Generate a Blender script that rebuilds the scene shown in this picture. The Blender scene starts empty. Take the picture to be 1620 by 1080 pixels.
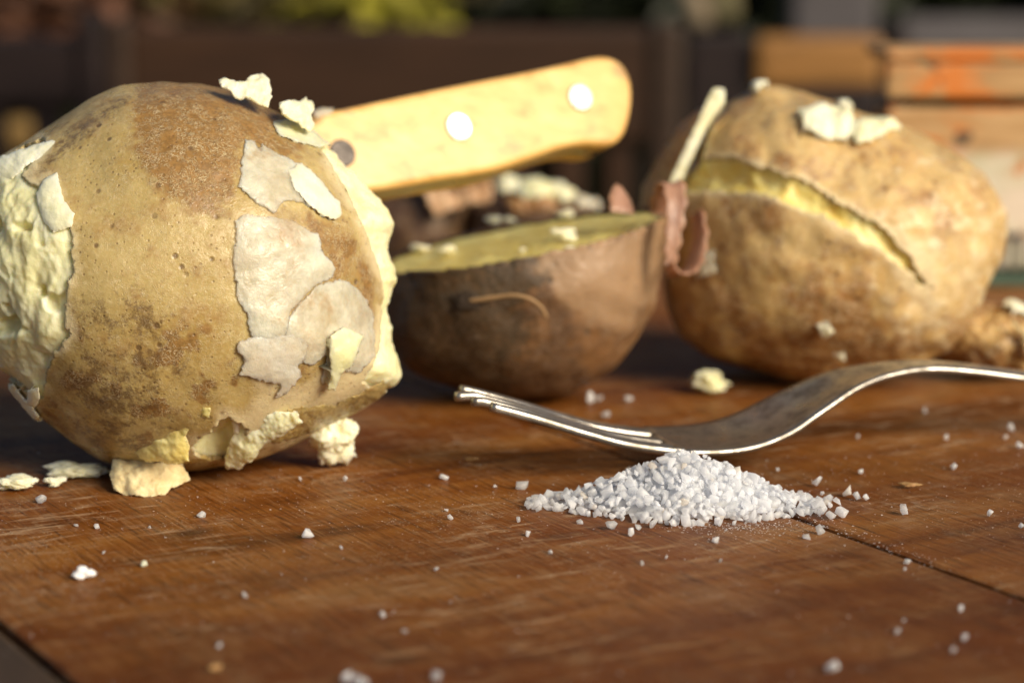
import bpy, bmesh, math, random
import numpy as np
from mathutils import Vector, Matrix, Quaternion

R_ = math.radians
scene = bpy.context.scene
COL = scene.collection

# ------------------------------------------------------------------ camera, sky, sun, exposure
FPX, PITCH, CAMH = 3600.0, R_(10.0), 0.096          # focal length in photograph pixels, tilt down, height over table
cam = bpy.data.cameras.new("camera")
cam.sensor_width = 22.5
cam.lens = 22.5 * FPX / 1620.0
cam.clip_start, cam.clip_end = 0.01, 400.0
cam.dof.use_dof = True
cam.dof.focus_distance = 0.384
cam.dof.aperture_fstop = 7.4
cam.dof.aperture_blades = 0
cam_ob = bpy.data.objects.new("camera", cam)
cam_ob.location = (0, 0, CAMH)
cam_ob.rotation_euler = (R_(90) - PITCH, 0, 0)
COL.objects.link(cam_ob)
scene.camera = cam_ob

SUN_AZ, SUN_EL = R_(47.0), R_(28.0)                 # azimuth to the right of straight behind the camera
SUN_DIR = Vector((math.sin(SUN_AZ) * math.cos(SUN_EL), -math.cos(SUN_AZ) * math.cos(SUN_EL), math.sin(SUN_EL)))
world = bpy.data.worlds.new("World")
scene.world = world
world.use_nodes = True
wn, wl = world.node_tree.nodes, world.node_tree.links
wn.clear()
sky = wn.new("ShaderNodeTexSky")
sky.sky_type = 'NISHITA'
sky.sun_disc = False
sky.sun_elevation = SUN_EL
sky.sun_rotation = math.atan2(SUN_DIR.x, SUN_DIR.y)
bgd = wn.new("ShaderNodeBackground"); bgd.inputs[1].default_value = 0.05
wo = wn.new("ShaderNodeOutputWorld")
wl.new(sky.outputs[0], bgd.inputs[0]); wl.new(bgd.outputs[0], wo.inputs[0])

sun = bpy.data.lights.new("sun", 'SUN')
sun.energy = 3.6
sun.angle = R_(32.0)
sun.color = (1.0, 0.87, 0.68)
sun_ob = bpy.data.objects.new("sun", sun)
sun_ob.rotation_euler = SUN_DIR.to_track_quat('Z', 'Y').to_euler()
COL.objects.link(sun_ob)

vs = scene.view_settings
vs.view_transform, vs.look, vs.exposure, vs.gamma = "Standard", "None", 0.66, 1.0
vs.use_curve_mapping = False
scene.cycles.use_denoising = True
scene.cycles.max_bounces = 14
scene.cycles.diffuse_bounces = 10
scene.cycles.transmission_bounces = 10
scene.cycles.transparent_max_bounces = 6
scene.cycles.caustics_reflective = False
scene.cycles.caustics_refractive = True
scene.cycles.sample_clamp_indirect = 6.0

# ------------------------------------------------------------------ numbers: noise, rays, polygons
class Perlin:
    def __init__(s, seed):
        r = np.random.RandomState(seed)
        s.p = np.tile(r.permutation(256), 3)
        g = r.normal(size=(256, 3)); s.g = g / np.linalg.norm(g, axis=1)[:, None]
    def __call__(s, P):
        P = np.asarray(P, float)
        i = np.floor(P).astype(int); f = P - i; i &= 255
        u = f * f * f * (f * (f * 6 - 15) + 10)
        out = 0
        for dx in (0, 1):
            for dy in (0, 1):
                for dz in (0, 1):
                    h = s.p[s.p[s.p[i[:, 0] + dx] + i[:, 1] + dy] + i[:, 2] + dz]
                    d = ((f - (dx, dy, dz)) * s.g[h]).sum(1)
                    w = (u[:, 0] if dx else 1 - u[:, 0]) * (u[:, 1] if dy else 1 - u[:, 1]) * (u[:, 2] if dz else 1 - u[:, 2])
                    out = out + d * w
        return out * 1.6
_pn = {}
def fbm(P, freq=1.0, octs=4, seed=1, gain=.5):
    if seed not in _pn: _pn[seed] = Perlin(seed)
    n = _pn[seed]; a, o, t = 1.0, 0, 0
    P = np.asarray(P, float) * freq
    for k in range(octs):
        o = o + a * n(P + 17.3 * k); t += a; a *= gain; P = P * 2.03
    return o / t
def fbm2(x, y, freq, octs=3, seed=1): return fbm(np.stack([x, y, np.full_like(x, 7.1)], 1), freq, octs, seed)
def sstep(a, b, x):
    t = np.clip((x - a) / (b - a), 0, 1); return t * t * (3 - 2 * t)

CS, SN = math.cos(PITCH), math.sin(PITCH)
def rays(px, py):
    px, py = np.asarray(px, float), np.asarray(py, float)
    u, v = (px - 810) / FPX, (py - 540) / FPX
    return np.stack([u, CS - SN * v, -(SN + CS * v)], -1)
CAM = np.array([0, 0, CAMH])
def at_depth(px, py, Y):
    d = rays(px, py); t = np.asarray(Y, float) / d[..., 1]
    return CAM + d * t[..., None]
def on_z(px, py, z=0.0):
    d = rays(px, py); t = (z - CAMH) / d[..., 2]
    return CAM + d * t[..., None]
def to_px(P):
    P = np.asarray(P, float) - CAM
    dep = P[..., 1] * CS - P[..., 2] * SN; up = P[..., 1] * SN + P[..., 2] * CS
    return 810 + FPX * P[..., 0] / dep, 540 - FPX * up / dep
def mm_px(px, py): return (CAMH / -rays(px, py)[2]) / FPX      # metres covered by one photograph pixel on the table

def poly_sd(poly, x, y):
    """signed distance to a polygon, negative inside"""
    poly = np.asarray(poly, float); n = len(poly)
    d2 = np.full(x.shape, 1e18); ins = np.zeros(x.shape, bool)
    for i in range(n):
        a, b = poly[i], poly[(i + 1) % n]
        e = b - a; L = e @ e + 1e-12
        t = np.clip(((x - a[0]) * e[0] + (y - a[1]) * e[1]) / L, 0, 1)
        d2 = np.minimum(d2, (x - a[0] - t * e[0]) ** 2 + (y - a[1] - t * e[1]) ** 2)
        c = (a[1] > y) != (b[1] > y)
        if e[1] != 0: ins ^= c & (x < e[0] * (y - a[1]) / e[1] + a[0])
    d = np.sqrt(d2)
    return np.where(ins, -d, d)

# ------------------------------------------------------------------ objects
def thing(name, label, cat, loc=(0, 0, 0), group=None):
    o = bpy.data.objects.new(name, None); COL.objects.link(o)
    o.empty_display_size = .01
    o.location = loc; o["label"] = label; o["category"] = cat
    if group: o["group"] = group
    return o
def tag(o, label, cat, group=None):
    o["label"] = label; o["category"] = cat
    if group: o["group"] = group
    return o
def structure(o): o["kind"] = "structure"; return o
def mesh_ob(name, V, Fc, mat, parent=None, smooth=True, attr=None, base=None):
    """one mesh object; V in world coordinates; base = origin of a top-level mesh"""
    V = np.asarray(V, float)
    org = np.array(parent.matrix_basis.translation if parent and not parent.parent else
                   (parent.parent.matrix_basis.translation if parent else (base if base is not None else (0, 0, 0))))
    m = bpy.data.meshes.new(name)
    if isinstance(Fc, np.ndarray): Fc = Fc.tolist()
    m.from_pydata((V - org).tolist(), [], Fc)
    if smooth:
        m.polygons.foreach_set("use_smooth", np.ones(len(m.polygons), bool))
    if attr is not None:
        a = m.color_attributes.new("tint", 'FLOAT_COLOR', 'POINT')
        A = np.ones((len(V), 4)); A[:, :attr.shape[1]] = attr
        a.data.foreach_set("color", A.ravel())
    m.materials.append(mat)
    m.update()
    o = bpy.data.objects.new(name, m); COL.objects.link(o)
    if parent: o.parent = parent
    elif base is not None: o.location = base
    return o

def normals(V, T):
    T = np.asarray(T)
    n = np.zeros_like(V)
    fn = np.cross(V[T[:, 1]] - V[T[:, 0]], V[T[:, 2]] - V[T[:, 0]])
    for k in range(T.shape[1]): np.add.at(n, T[:, k], fn)
    return n / (np.linalg.norm(n, axis=1)[:, None] + 1e-15)
_ico = {}
def ico(level):
    if level not in _ico:
        bm = bmesh.new(); bmesh.ops.create_icosphere(bm, subdivisions=level, radius=1)
        m = bpy.data.meshes.new("tmp"); bm.to_mesh(m); bm.free()
        v = np.zeros(len(m.vertices) * 3); m.vertices.foreach_get("co", v)
        f = np.zeros(len(m.polygons) * 3, int); m.polygons.foreach_get("vertices", f)
        bpy.data.meshes.remove(m)
        v = v.reshape(-1, 3); v /= np.linalg.norm(v, axis=1)[:, None]
        _ico[level] = (v, f.reshape(-1, 3))
    return _ico[level]

def rim_walls(V, T, N, depth):
    """close the open rims of a shell with a wall of the given depth"""
    E = np.concatenate([T[:, [0, 1]], T[:, [1, 2]], T[:, [2, 0]]])
    key = np.sort(E, 1); _, idx, cnt = np.unique(key[:, 0] * 10**7 + key[:, 1], return_index=True, return_counts=True)
    B = E[idx[cnt == 1]]
    vb = np.unique(B); m = -np.ones(len(V), int); m[vb] = len(V) + np.arange(len(vb))
    V2 = np.concatenate([V, V[vb] - N[vb] * depth])
    W = np.concatenate([np.stack([B[:, 1], B[:, 0], m[B[:, 0]]], 1), np.stack([B[:, 1], m[B[:, 0]], m[B[:, 1]]], 1)])
    return V2, np.concatenate([T, W]), vb
def compact(V, T, *attrs):
    u = np.unique(T); m = -np.ones(len(V), int); m[u] = np.arange(len(u))
    return (V[u], m[T]) + tuple(a[u] for a in attrs)

# ------------------------------------------------------------------ materials
def s2l(r, g, b):
    f = lambda c: (c / 255 / 12.92) if c / 255 <= .04045 else ((c / 255 + .055) / 1.055) ** 2.4
    return (f(r), f(g), f(b), 1.0)
class Mat:
    def __init__(s, name):
        s.m = bpy.data.materials.new(name); s.m.use_nodes = True
        s.t = s.m.node_tree; s.N, s.L = s.t.nodes, s.t.links
        s.b = s.N["Principled BSDF"]
        s.co = s.N.new("ShaderNodeTexCoord").outputs["Object"]
    def put(s, sock, v):
        if hasattr(v, "is_linked") or hasattr(v, "links"): s.L.new(v, sock)
        else: sock.default_value = v
    def set(s, **k):
        for n, v in k.items(): s.put(s.b.inputs[n.replace("_", " ")], v)
        return s
    def noise(s, scale, detail=3, rough=.55, dist=0, co=None, w=None):
        n = s.N.new("ShaderNodeTexNoise"); n.inputs["Scale"].default_value = scale
        n.inputs["Detail"].default_value = detail; n.inputs["Roughness"].default_value = rough
        n.inputs["Distortion"].default_value = dist
        s.L.new(co or s.co, n.inputs["Vector"]); return n.outputs["Fac"]
    def voro(s, scale, feature='F1', rnd=1.0, co=None, out="Distance"):
        n = s.N.new("ShaderNodeTexVoronoi"); n.feature = feature; n.inputs["Scale"].default_value = scale
        n.inputs["Randomness"].default_value = rnd
        s.L.new(co or s.co, n.inputs["Vector"]); return n.outputs[out]
    def mapping(s, scale=(1, 1, 1), rot=(0, 0, 0), loc=(0, 0, 0), co=None):
        n = s.N.new("ShaderNodeMapping"); n.inputs["Scale"].default_value = scale
        n.inputs["Rotation"].default_value = rot; n.inputs["Location"].default_value = loc
        s.L.new(co or s.co, n.inputs["Vector"]); return n.outputs[0]
    def ramp(s, fac, *stops, interp='LINEAR'):
        n = s.N.new("ShaderNodeValToRGB"); cr = n.color_ramp; cr.interpolation = interp
        while len(cr.elements) > 1: cr.elements.remove(cr.elements[-1])
        for i, (p, c) in enumerate(stops):
            e = cr.elements[0] if i == 0 else cr.elements.new(p)
            e.position = p
            e.color = c if hasattr(c, "__len__") else (c, c, c, 1)
        s.put(n.inputs[0], fac); return n.outputs[0]
    def rng(s, v, a, b, c=0., d=1.):
        n = s.N.new("ShaderNodeMapRange"); n.interpolation_type = 'SMOOTHSTEP'
        s.put(n.inputs[0], v)
        for i, x in enumerate((a, b, c, d)): s.put(n.inputs[i + 1], x)
        return n.outputs[0]
    def math(s, op, a, b=0.0, c=0.0):
        n = s.N.new("ShaderNodeMath"); n.operation = op
        s.put(n.inputs[0], a); s.put(n.inputs[1], b); s.put(n.inputs[2], c); return n.outputs[0]
    def mix(s, f, a, b, mode='MIX'):
        n = s.N.new("ShaderNodeMix"); n.data_type = 'RGBA'; n.blend_type = mode
        s.put(n.inputs[0], f); s.put(n.inputs[6], a); s.put(n.inputs[7], b); return n.outputs[2]
    def attr(s, name="tint"):
        n = s.N.new("ShaderNodeAttribute"); n.attribute_name = name
        sp = s.N.new("ShaderNodeSeparateColor"); s.L.new(n.outputs["Color"], sp.inputs[0]); return sp.outputs
    def rand(s):
        a = s.N.new("ShaderNodeObjectInfo").outputs["Random"]
        b = s.N.new("ShaderNodeNewGeometry").outputs["Random Per Island"]
        return s.math('FRACT', s.math('ADD', a, b))
    def bump(s, h, strength=.3, dist=.001, prev=None):
        n = s.N.new("ShaderNodeBump"); n.inputs["Strength"].default_value = strength
        n.inputs["Distance"].default_value = dist
        s.put(n.inputs["Height"], h)
        if prev: s.L.new(prev, n.inputs["Normal"])
        return n.outputs[0]
    def ridge(s, scale, width, detail=2, dist=.6, co=None):
        n = s.noise(scale, detail, .5, dist, co)
        return s.rng(s.math('ABSOLUTE', s.math('SUBTRACT', n, .5)), 0.0, width, 1.0, 0.0)

def mat_skin(name, tan, brown, pale, dark, rough=.42, fibre=.5, speck=.8, sss=.2, net=640, mb=.0008):
    """tint.r = brown russet patches, tint.g = grime and dark patches, tint.b = pale patches"""
    M = Mat(name); r, g, b = M.attr()[:3]
    soft = M.noise(55, 5, .65); mid = M.noise(260, 5, .65); fine = M.noise(1100, 4, .65)
    c = M.mix(M.rng(soft, .35, .68), tan, (tan[0] * .78, tan[1] * .70, tan[2] * .55, 1))
    c = M.mix(M.rng(M.noise(130, 6, .72), .47, .70, 0, .70), c, brown)
    c = M.mix(M.rng(fine, .45, .75, 0, .30), c, pale)
    rr = M.rng(M.math('ADD', r, M.math('MULTIPLY', M.math('SUBTRACT', mid, .5), .9)), .25, .75)
    bc = M.mix(M.rng(fine, .35, .65), brown, tuple(.68 * x for x in brown[:3]) + (1,))
    c = M.mix(rr, c, bc)
    gg = M.rng(M.math('ADD', g, M.math('MULTIPLY', M.math('SUBTRACT', M.noise(620, 6, .78), .5), 3.2)), .25, .95)
    c = M.mix(M.math('MULTIPLY', gg, .8), c, dark)
    fib = M.math('MULTIPLY', M.math('MULTIPLY', M.ridge(net, .055, 3, 2.2), M.rng(M.noise(380, 2), .36, .58)), M.rng(r, .1, .7, .25, 1.))
    c = M.mix(M.math('MULTIPLY', fib, fibre), c, pale)
    c = M.mix(M.math('MULTIPLY', M.rng(M.math('ADD', b, M.math('MULTIPLY', M.math('SUBTRACT', mid, .5), .6)), .3, .8), .75), c, pale)
    v1 = M.voro(240); v2 = M.voro(800)
    sel = M.rng(M.noise(110, 3), .36, .56)
    sp = M.math('MAXIMUM', M.math('MULTIPLY', M.rng(v1, .07, .17, 1., 0.), sel), M.math('MULTIPLY', M.rng(v2, .08, .24, .6, 0.), sel))
    c = M.mix(M.math('MULTIPLY', sp, speck), c, dark)
    n = M.bump(mid, .34, mb); n = M.bump(fine, .22, .00025, n); n = M.bump(M.math('SUBTRACT', fib, sp), .5, .0003, n)
    M.set(Base_Color=c, Roughness=M.rng(mid, .3, .7, rough - .08, rough + .16), Normal=n,
          Subsurface_Weight=sss, Subsurface_Radius=(.004, .002, .0008), Subsurface_Scale=1.0, Specular_IOR_Level=.45)
    return M.m
def mat_flesh(name, a, b, rough=.42, sss=.55, grain=500, bumpd=.0006):
    M = Mat(name)
    n1, n2 = M.noise(110, 4, .6), M.noise(grain, 4, .65)
    c = M.mix(M.rng(n1, .35, .66), a, b)
    c = M.mix(M.rng(M.noise(330, 3), .55, .75, 0, .45), c, tuple(min(1, x * 1.25 + .03) for x in a[:3]) + (1,))
    nn = M.bump(n2, .4, bumpd); nn = M.bump(M.noise(1700, 2), .2, .00018, nn)
    M.set(Base_Color=c, Roughness=M.rng(n2, .35, .7, rough - .1, rough + .15), Normal=nn,
          Subsurface_Weight=sss, Subsurface_Radius=(.006, .0045, .0022), Subsurface_Scale=1.0, Specular_IOR_Level=.5)
    return M.m
def mat_plain(name, col, rough=.5, metal=0., var=.25, scale=60, bump=.2, bd=.0008, stretch=(1, 1, 1)):
    M = Mat(name); co = M.mapping(stretch)
    n = M.noise(scale, 5, .6, 0, co)
    M.set(Base_Color=M.mix(M.rng(n, .3, .7), col, tuple(x * (1 - var) for x in col[:3]) + (1,)),
          Roughness=M.rng(n, .3, .7, rough - .08, rough + .08), Metallic=metal, Normal=M.bump(n, bump, bd))
    return M.m

# ------------------------------------------------------------------ bodies with a shape taken round their own centre
class Body:
    def __init__(s, c, sil, ry, seed, lump=.0012, lfreq=40, smooth=3.0, Yg=.45, rback=None, drop=0.0):
        s.c, s.ry, s.rb, s.seed, s.lump, s.lfreq = c, ry, rback or ry, seed, lump, lfreq
        q = np.asarray(sil, float) - c
        dense = []
        for i in range(len(q)):
            a, b = q[i], q[(i + 1) % len(q)]
            for t in np.linspace(0, 1, 12, endpoint=False): dense.append(a + (b - a) * t)
        q = np.array(dense)
        ang = np.arctan2(-q[:, 1], q[:, 0]) % (2 * math.pi); r = np.hypot(q[:, 0], q[:, 1])
        o = np.argsort(ang); s.n = 720
        R = np.interp(np.arange(s.n) / s.n * 2 * math.pi, ang[o], r[o], period=2 * math.pi)
        k = np.exp(-.5 * (np.arange(-30, 31) / smooth) ** 2); k /= k.sum()
        s.R = np.convolve(np.concatenate([R[-30:], R, R[:30]]), k, 'valid')
        s.place(Yg)
        v, _ = ico(5); z = s.surf(v)[:, 2].min() + drop
        s.place(Yg * CAMH / (CAMH - z))
    def place(s, Y):
        s.Y = Y; s.C = at_depth(s.c[0], s.c[1], Y)
        d = rays(*s.c); s.k = FPX / (Y / d[1])                    # pixels per metre at the centre
        s.ey = d / np.linalg.norm(d); s.ex = np.array([s.ey[1], -s.ey[0], 0]); s.ex /= np.linalg.norm(s.ex)
        s.ez = np.cross(s.ex, s.ey)
    def rad(s, phi): return np.interp(phi % (2 * math.pi), np.arange(s.n + 1) / s.n * 2 * math.pi, np.append(s.R, s.R[0]))
    def local(s, d):
        phi = np.arctan2(d[:, 2], d[:, 0]); rho = np.hypot(d[:, 0], d[:, 2]); R = s.rad(phi) / s.k
        L = np.stack([rho * R * np.cos(phi), d[:, 1] * np.where(d[:, 1] < 0, s.ry, s.rb), rho * R * np.sin(phi)], 1)
        u = L / (np.linalg.norm(L, axis=1)[:, None] + 1e-12)
        return L + u * (s.lump * fbm(L, s.lfreq, 3, s.seed))[:, None]
    def world(s, L): return s.C + L[:, :1] * s.ex + L[:, 1:2] * s.ey + L[:, 2:] * s.ez
    def surf(s, d): return s.world(s.local(d))
    def px(s, L): return s.c[0] + L[:, 0] * s.k, s.c[1] - L[:, 2] * s.k
    def front(s, px, py):
        x, z = (px - s.c[0]), -(py - s.c[1])
        phi = np.arctan2(z, x); rho = np.minimum(np.hypot(x, z) / s.rad(phi), .985)
        d = np.stack([rho * np.cos(phi), -np.sqrt(1 - rho ** 2), rho * np.sin(phi)], 1)
        return s.surf(d)

def shell(body, level, holes, name, parent, mat, tint, out=.0005, wall=.0011, jag=6., curl=.0007, keep=None):
    """skin of a body with torn holes; holes = (polygon in body pixels, goes through to the back)"""
    d, T = ico(level); L = body.local(d); px, py = body.px(L)
    sd = np.full(len(d), -1e3)
    jn = jag * (fbm2(px, py, 1 / 38., 4, 31) + .6 * fbm2(px, py, 1 / 9., 2, 32))
    for poly, thru in holes:
        h = -(poly_sd(poly, px, py) + (.45 * jn if thru else jn))
        if not thru: h = np.where(d[:, 1] < .12, h, -1e3)
        sd = np.maximum(sd, h)
    if keep is not None: sd = np.maximum(sd, keep(L, px, py, jn))
    T = T[(sd[T] < 0).sum(1) >= 2]
    V = body.world(L)
    N = normals(V, ico(level)[1])
    edge = np.exp(np.minimum(sd, 0) / 7.)
    V = V + N * (out + edge * curl * (.5 + 1.2 * fbm2(px, py, 1 / 25., 2, 33)) * (edge > .03))[:, None]
    A = tint(L, px, py, d, sd)
    V, T, N, A = compact(V, T, N, A)
    V, T, vb = rim_walls(V, T, N, wall)
    A = np.concatenate([A, A[vb]])
    return mesh_ob(name, V, T, mat, parent, attr=A)

def sheet(name, poly, pos, mat, parent=None, res=2.0, thick=.0006, jag=4., seed=3, lift=0., curl=0., wob=.0004, wfreq=1 / 22., thin=True, base=None, tint=None, flat=False):
    """a ragged piece of peel or flesh following pos(px, py), closed, with its own thickness"""
    poly = np.asarray(poly, float)
    lo, hi = poly.min(0) - 10, poly.max(0) + 10
    nx, ny = int((hi[0] - lo[0]) / res) + 1, int((hi[1] - lo[1]) / res) + 1
    gx, gy = np.meshgrid(lo[0] + np.arange(nx) * res, lo[1] + np.arange(ny) * res)
    x, y = gx.ravel(), gy.ravel()
    f = lambda x, y: poly_sd(poly, x, y) + jag * (fbm2(x, y, 1 / 26., 4, seed) + .5 * fbm2(x, y, 1 / 7., 2, seed + 1))
    sd = f(x, y)
    e = .5; gxn, gyn = (f(x + e, y) - f(x - e, y)) / (2 * e), (f(x, y + e) - f(x, y - e)) / (2 * e)
    gl = np.maximum(np.hypot(gxn, gyn), .35)
    mv = (sd > -.55 * res) & (sd < 1.0 * res)
    x = np.where(mv, x - sd * gxn / gl ** 2, x); y = np.where(mv, y - sd * gyn / gl ** 2, y)
    sdn = np.where(mv, 0, sd)
    idx = np.arange(nx * ny).reshape(ny, nx)
    Q = np.stack([idx[:-1, :-1], idx[1:, :-1], idx[1:, 1:], idx[:-1, 1:]], -1).reshape(-1, 4)
    Q = Q[(sdn[Q] <= 0).all(1)]
    T = np.concatenate([Q[:, [0, 1, 2]], Q[:, [0, 2, 3]]])
    P = pos(x, y)
    n = normals(P, T)
    fl = np.sign(((CAM - P) * n).sum(1)); n *= np.where(fl.mean() < 0, -1, 1)
    if fl.mean() < 0: T = T[:, ::-1]
    if flat: n[:] = n[T].reshape(-1, 3).mean(0); n /= np.linalg.norm(n, axis=1)[:, None]
    edge = np.exp(np.minimum(sdn, 0) / 8.)
    th = thick * (1 - .85 * edge) if thin else np.full(len(x), thick)
    P = P + n * (lift + curl * edge * (.6 + 1.3 * fbm2(x, y, 1 / 40., 2, seed + 2)) + wob * fbm2(x, y, wfreq, 3, seed + 3))[:, None]
    top = P + n * th[:, None] * .5; bot = P - n * th[:, None] * .5
    u = np.unique(T); m = -np.ones(len(x), int); m[u] = np.arange(len(u)); T = m[T]; k = len(u)
    E = np.concatenate([T[:, [0, 1]], T[:, [1, 2]], T[:, [2, 0]]])
    key = np.sort(E, 1); _, ii, cnt = np.unique(key[:, 0] * 10**6 + key[:, 1], return_index=True, return_counts=True)
    B = E[ii[cnt == 1]]
    W = np.concatenate([np.stack([B[:, 1], B[:, 0], B[:, 0] + k], 1), np.stack([B[:, 1], B[:, 0] + k, B[:, 1] + k], 1)])
    V = np.concatenate([top[u], bot[u]]); T = np.concatenate([T, T[:, ::-1] + k, W])
    if parent is None and base is None:
        base = V.mean(0); base[2] = V[:, 2].min()
    A = None
    if tint is not None:
        a = tint(x[u], y[u], sdn[u]); A = np.concatenate([a, a])
    return mesh_ob(name, V, T, mat, parent, base=base, attr=A)

def depth_fit(ctrl):
    """smooth depth field through control points (px, py, Y)"""
    C = np.asarray(ctrl, float); X = C[:, :2] / 100.
    def phi(r): return np.where(r > 1e-9, r * r * np.log(r + 1e-12), 0)
    n = len(C)
    if n == 3:
        A = np.c_[np.ones(3), X]; w = np.linalg.solve(A, C[:, 2])
        fn = lambda x, y: w[0] + w[1] * x / 100. + w[2] * y / 100.
    else:
        K = phi(np.linalg.norm(X[:, None] - X[None], axis=2)); Pm = np.c_[np.ones(n), X]
        A = np.block([[K, Pm], [Pm.T, np.zeros((3, 3))]]); w = np.linalg.lstsq(A, np.r_[C[:, 2], 0, 0, 0], rcond=None)[0]
        def fn(x, y):
            q = np.stack([x, y], 1) / 100.
            return phi(np.linalg.norm(q[:, None] - X[None], axis=2)) @ w[:n] + w[n] + w[n + 1] * q[:, 0] + w[n + 2] * q[:, 1]
    return lambda x, y: at_depth(x, y, fn(x, y))

def crumb_mesh(seed, level=4, lobes=5, spread=.55, flat=(1, .9, .8), rough=.16):
    """lumpy broken piece, radius about 1, standing on z = 0"""
    rs = np.random.RandomState(seed); d, T = ico(level)
    r = np.full(len(d), .42)
    for k in range(lobes):
        c = rs.normal(size=3); c /= np.linalg.norm(c); c *= spread * rs.uniform(.6, 1.2); q = rs.uniform(.32, .55)
        b = d @ c; disc = b * b - (c @ c - q * q)
        r = np.maximum(r, np.where(disc > 0, b + np.sqrt(np.maximum(disc, 0)), 0))
    V = d * r[:, None]
    V *= (1 + rough * fbm(V, 2.6, 4, seed + 50) - 1.1 * rough * np.abs(fbm(V, 4.2, 4, seed + 51)))[:, None]
    V = V + .10 * np.stack([fbm(V, 3.1, 3, seed + k) for k in (52, 53, 54)], 1)
    V *= np.array(flat)
    V[:, 2] -= V[:, 2].min()
    return V, T

# ------------------------------------------------------------------ setting: ground, hedge, chairs behind
def box_mesh(x0, x1, y0, y1, z0, z1, bev=.0, seg=2):
    bm = bmesh.new(); bmesh.ops.create_cube(bm, size=1)
    for v in bm.verts:
        v.co = Vector(((x0 + x1) / 2 + v.co.x * (x1 - x0), (y0 + y1) / 2 + v.co.y * (y1 - y0), (z0 + z1) / 2 + v.co.z * (z1 - z0)))
    if bev: bmesh.ops.bevel(bm, geom=bm.edges[:], offset=bev, segments=seg, profile=.6, affect='EDGES')
    bm.normal_update()
    V = np.array([v.co[:] for v in bm.verts]); bm.verts.index_update()
    Fc = [[v.index for v in f.verts] for f in bm.faces]; bm.free()
    return V, Fc
def px_box(px0, py0, px1, py1, Y, depth, bev=.003):
    a, b = at_depth(px0, py1, Y), at_depth(px1, py0, Y)
    return box_mesh(a[0], b[0], Y, Y + depth, a[2], b[2], bev)

def mat_soil():
    M = Mat("leaf_litter_ground"); n = M.noise(9, 6, .65); n2 = M.noise(60, 4, .6)
    M.set(Base_Color=M.ramp(n, (.3, (.012, .010, .006, 1)), (.55, (.03, .024, .012, 1)), (.75, (.035, .04, .012, 1))), Roughness=.9,
          Normal=M.bump(n2, .8, .02)); return M.m
GZ = -0.74
g = mesh_ob("ground", [(-150, -150, GZ), (150, -150, GZ), (150, 150, GZ), (-150, 150, GZ)], [(0, 1, 2, 3)], mat_soil(), smooth=False)
structure(g)

def mat_leaf(name, col):
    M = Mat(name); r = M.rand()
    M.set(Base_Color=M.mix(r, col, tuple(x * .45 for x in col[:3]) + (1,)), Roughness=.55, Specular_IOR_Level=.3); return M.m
def leaf_cloud(pts, size, seed):
    rs = np.random.RandomState(seed); n = len(pts)
    a = rs.normal(size=(n, 3)); a /= np.linalg.norm(a, axis=1)[:, None]
    b = np.cross(a, rs.normal(size=(n, 3))); b /= np.linalg.norm(b, axis=1)[:, None]
    c = np.cross(a, b); s = size * rs.uniform(.6, 1.3, n)[:, None]
    V = np.stack([pts - a * s, pts - a * s * .1 + b * s * .42 + c * s * .12, pts + a * s, pts - a * s * .1 - b * s * .42 + c * s * .12], 1).reshape(-1, 3)
    F4 = np.arange(4 * n).reshape(-1, 4); T = np.concatenate([F4[:, [0, 1, 2]], F4[:, [0, 2, 3]]])
    return V, T
rs = np.random.RandomState(5)
HY = 3.0
n = 26000
P = np.stack([rs.uniform(-2.6, 2.8, n), HY + rs.uniform(0, .55, n), rs.uniform(GZ, .95, n)], 1)
P[:, 1] += .25 * fbm(P, 1.6, 3, 8)
h = thing("hedge", "dark leafy hedge in shade behind the garden chairs", "hedge", (0, HY + .3, GZ))
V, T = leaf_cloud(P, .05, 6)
f = mesh_ob("foliage", V, T, mat_leaf("hedge_leaf", (.014, .018, .006, 1)), h, smooth=False); f["kind"] = "stuff"  # the hedge's shade is put into a near-black leaf colour
V, T = box_mesh(-2.7, 2.9, HY + .5, HY + .62, GZ, .9, .02)
mesh_ob("branch_core", V, T, mat_plain("hedge_wood", (.006, .006, .004, 1), .9), h, smooth=False)
def shrub(name, label, c_px, Y, rad, n, size, col, seed, group=None):
    c = at_depth(c_px[0], c_px[1], Y); r = np.random.RandomState(seed)
    p = r.normal(size=(n, 3)) * rad; p = p + c
    t = thing(name, label, "plant", (c[0], Y, GZ), group)
    V, T = leaf_cloud(p, size, seed + 1)
    o = mesh_ob("foliage", V, T, mat_leaf(name + "_leaf", col), t, smooth=False); o["kind"] = "stuff"
    V, T = tube([(c[0], Y, GZ), (c[0] + .01, Y, (GZ + c[2]) / 2), (c[0], Y, c[2])], [.012, .009, .004])
    mesh_ob("stem", V, T, M_BARK, t)
M_BARK = mat_plain("bark", (.05, .035, .02, 1), .8)
def tube(pts, rad, n=8, cap=True):
    P = np.asarray(pts, float); m = len(P)
    if np.isscalar(rad): rad = [rad] * m
    t = np.gradient(P, axis=0); t /= np.linalg.norm(t, axis=1)[:, None]
    ref = np.array([0, 0, 1.]) if abs(t[0] @ (0, 0, 1.)) < .9 else np.array([1., 0, 0])
    V = []
    for i in range(m):
        a = np.cross(t[i], ref); a /= np.linalg.norm(a); b = np.cross(t[i], a)
        for k in range(n):
            w = 2 * math.pi * k / n; V.append(P[i] + rad[i] * (a * math.cos(w) + b * math.sin(w)))
    Fc = [(i * n + k, i * n + (k + 1) % n, (i + 1) * n + (k + 1) % n, (i + 1) * n + k) for i in range(m - 1) for k in range(n)]
    if cap: Fc += [tuple(range(n))[::-1], tuple(range((m - 1) * n, m * n))]
    return np.array(V), Fc
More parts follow.
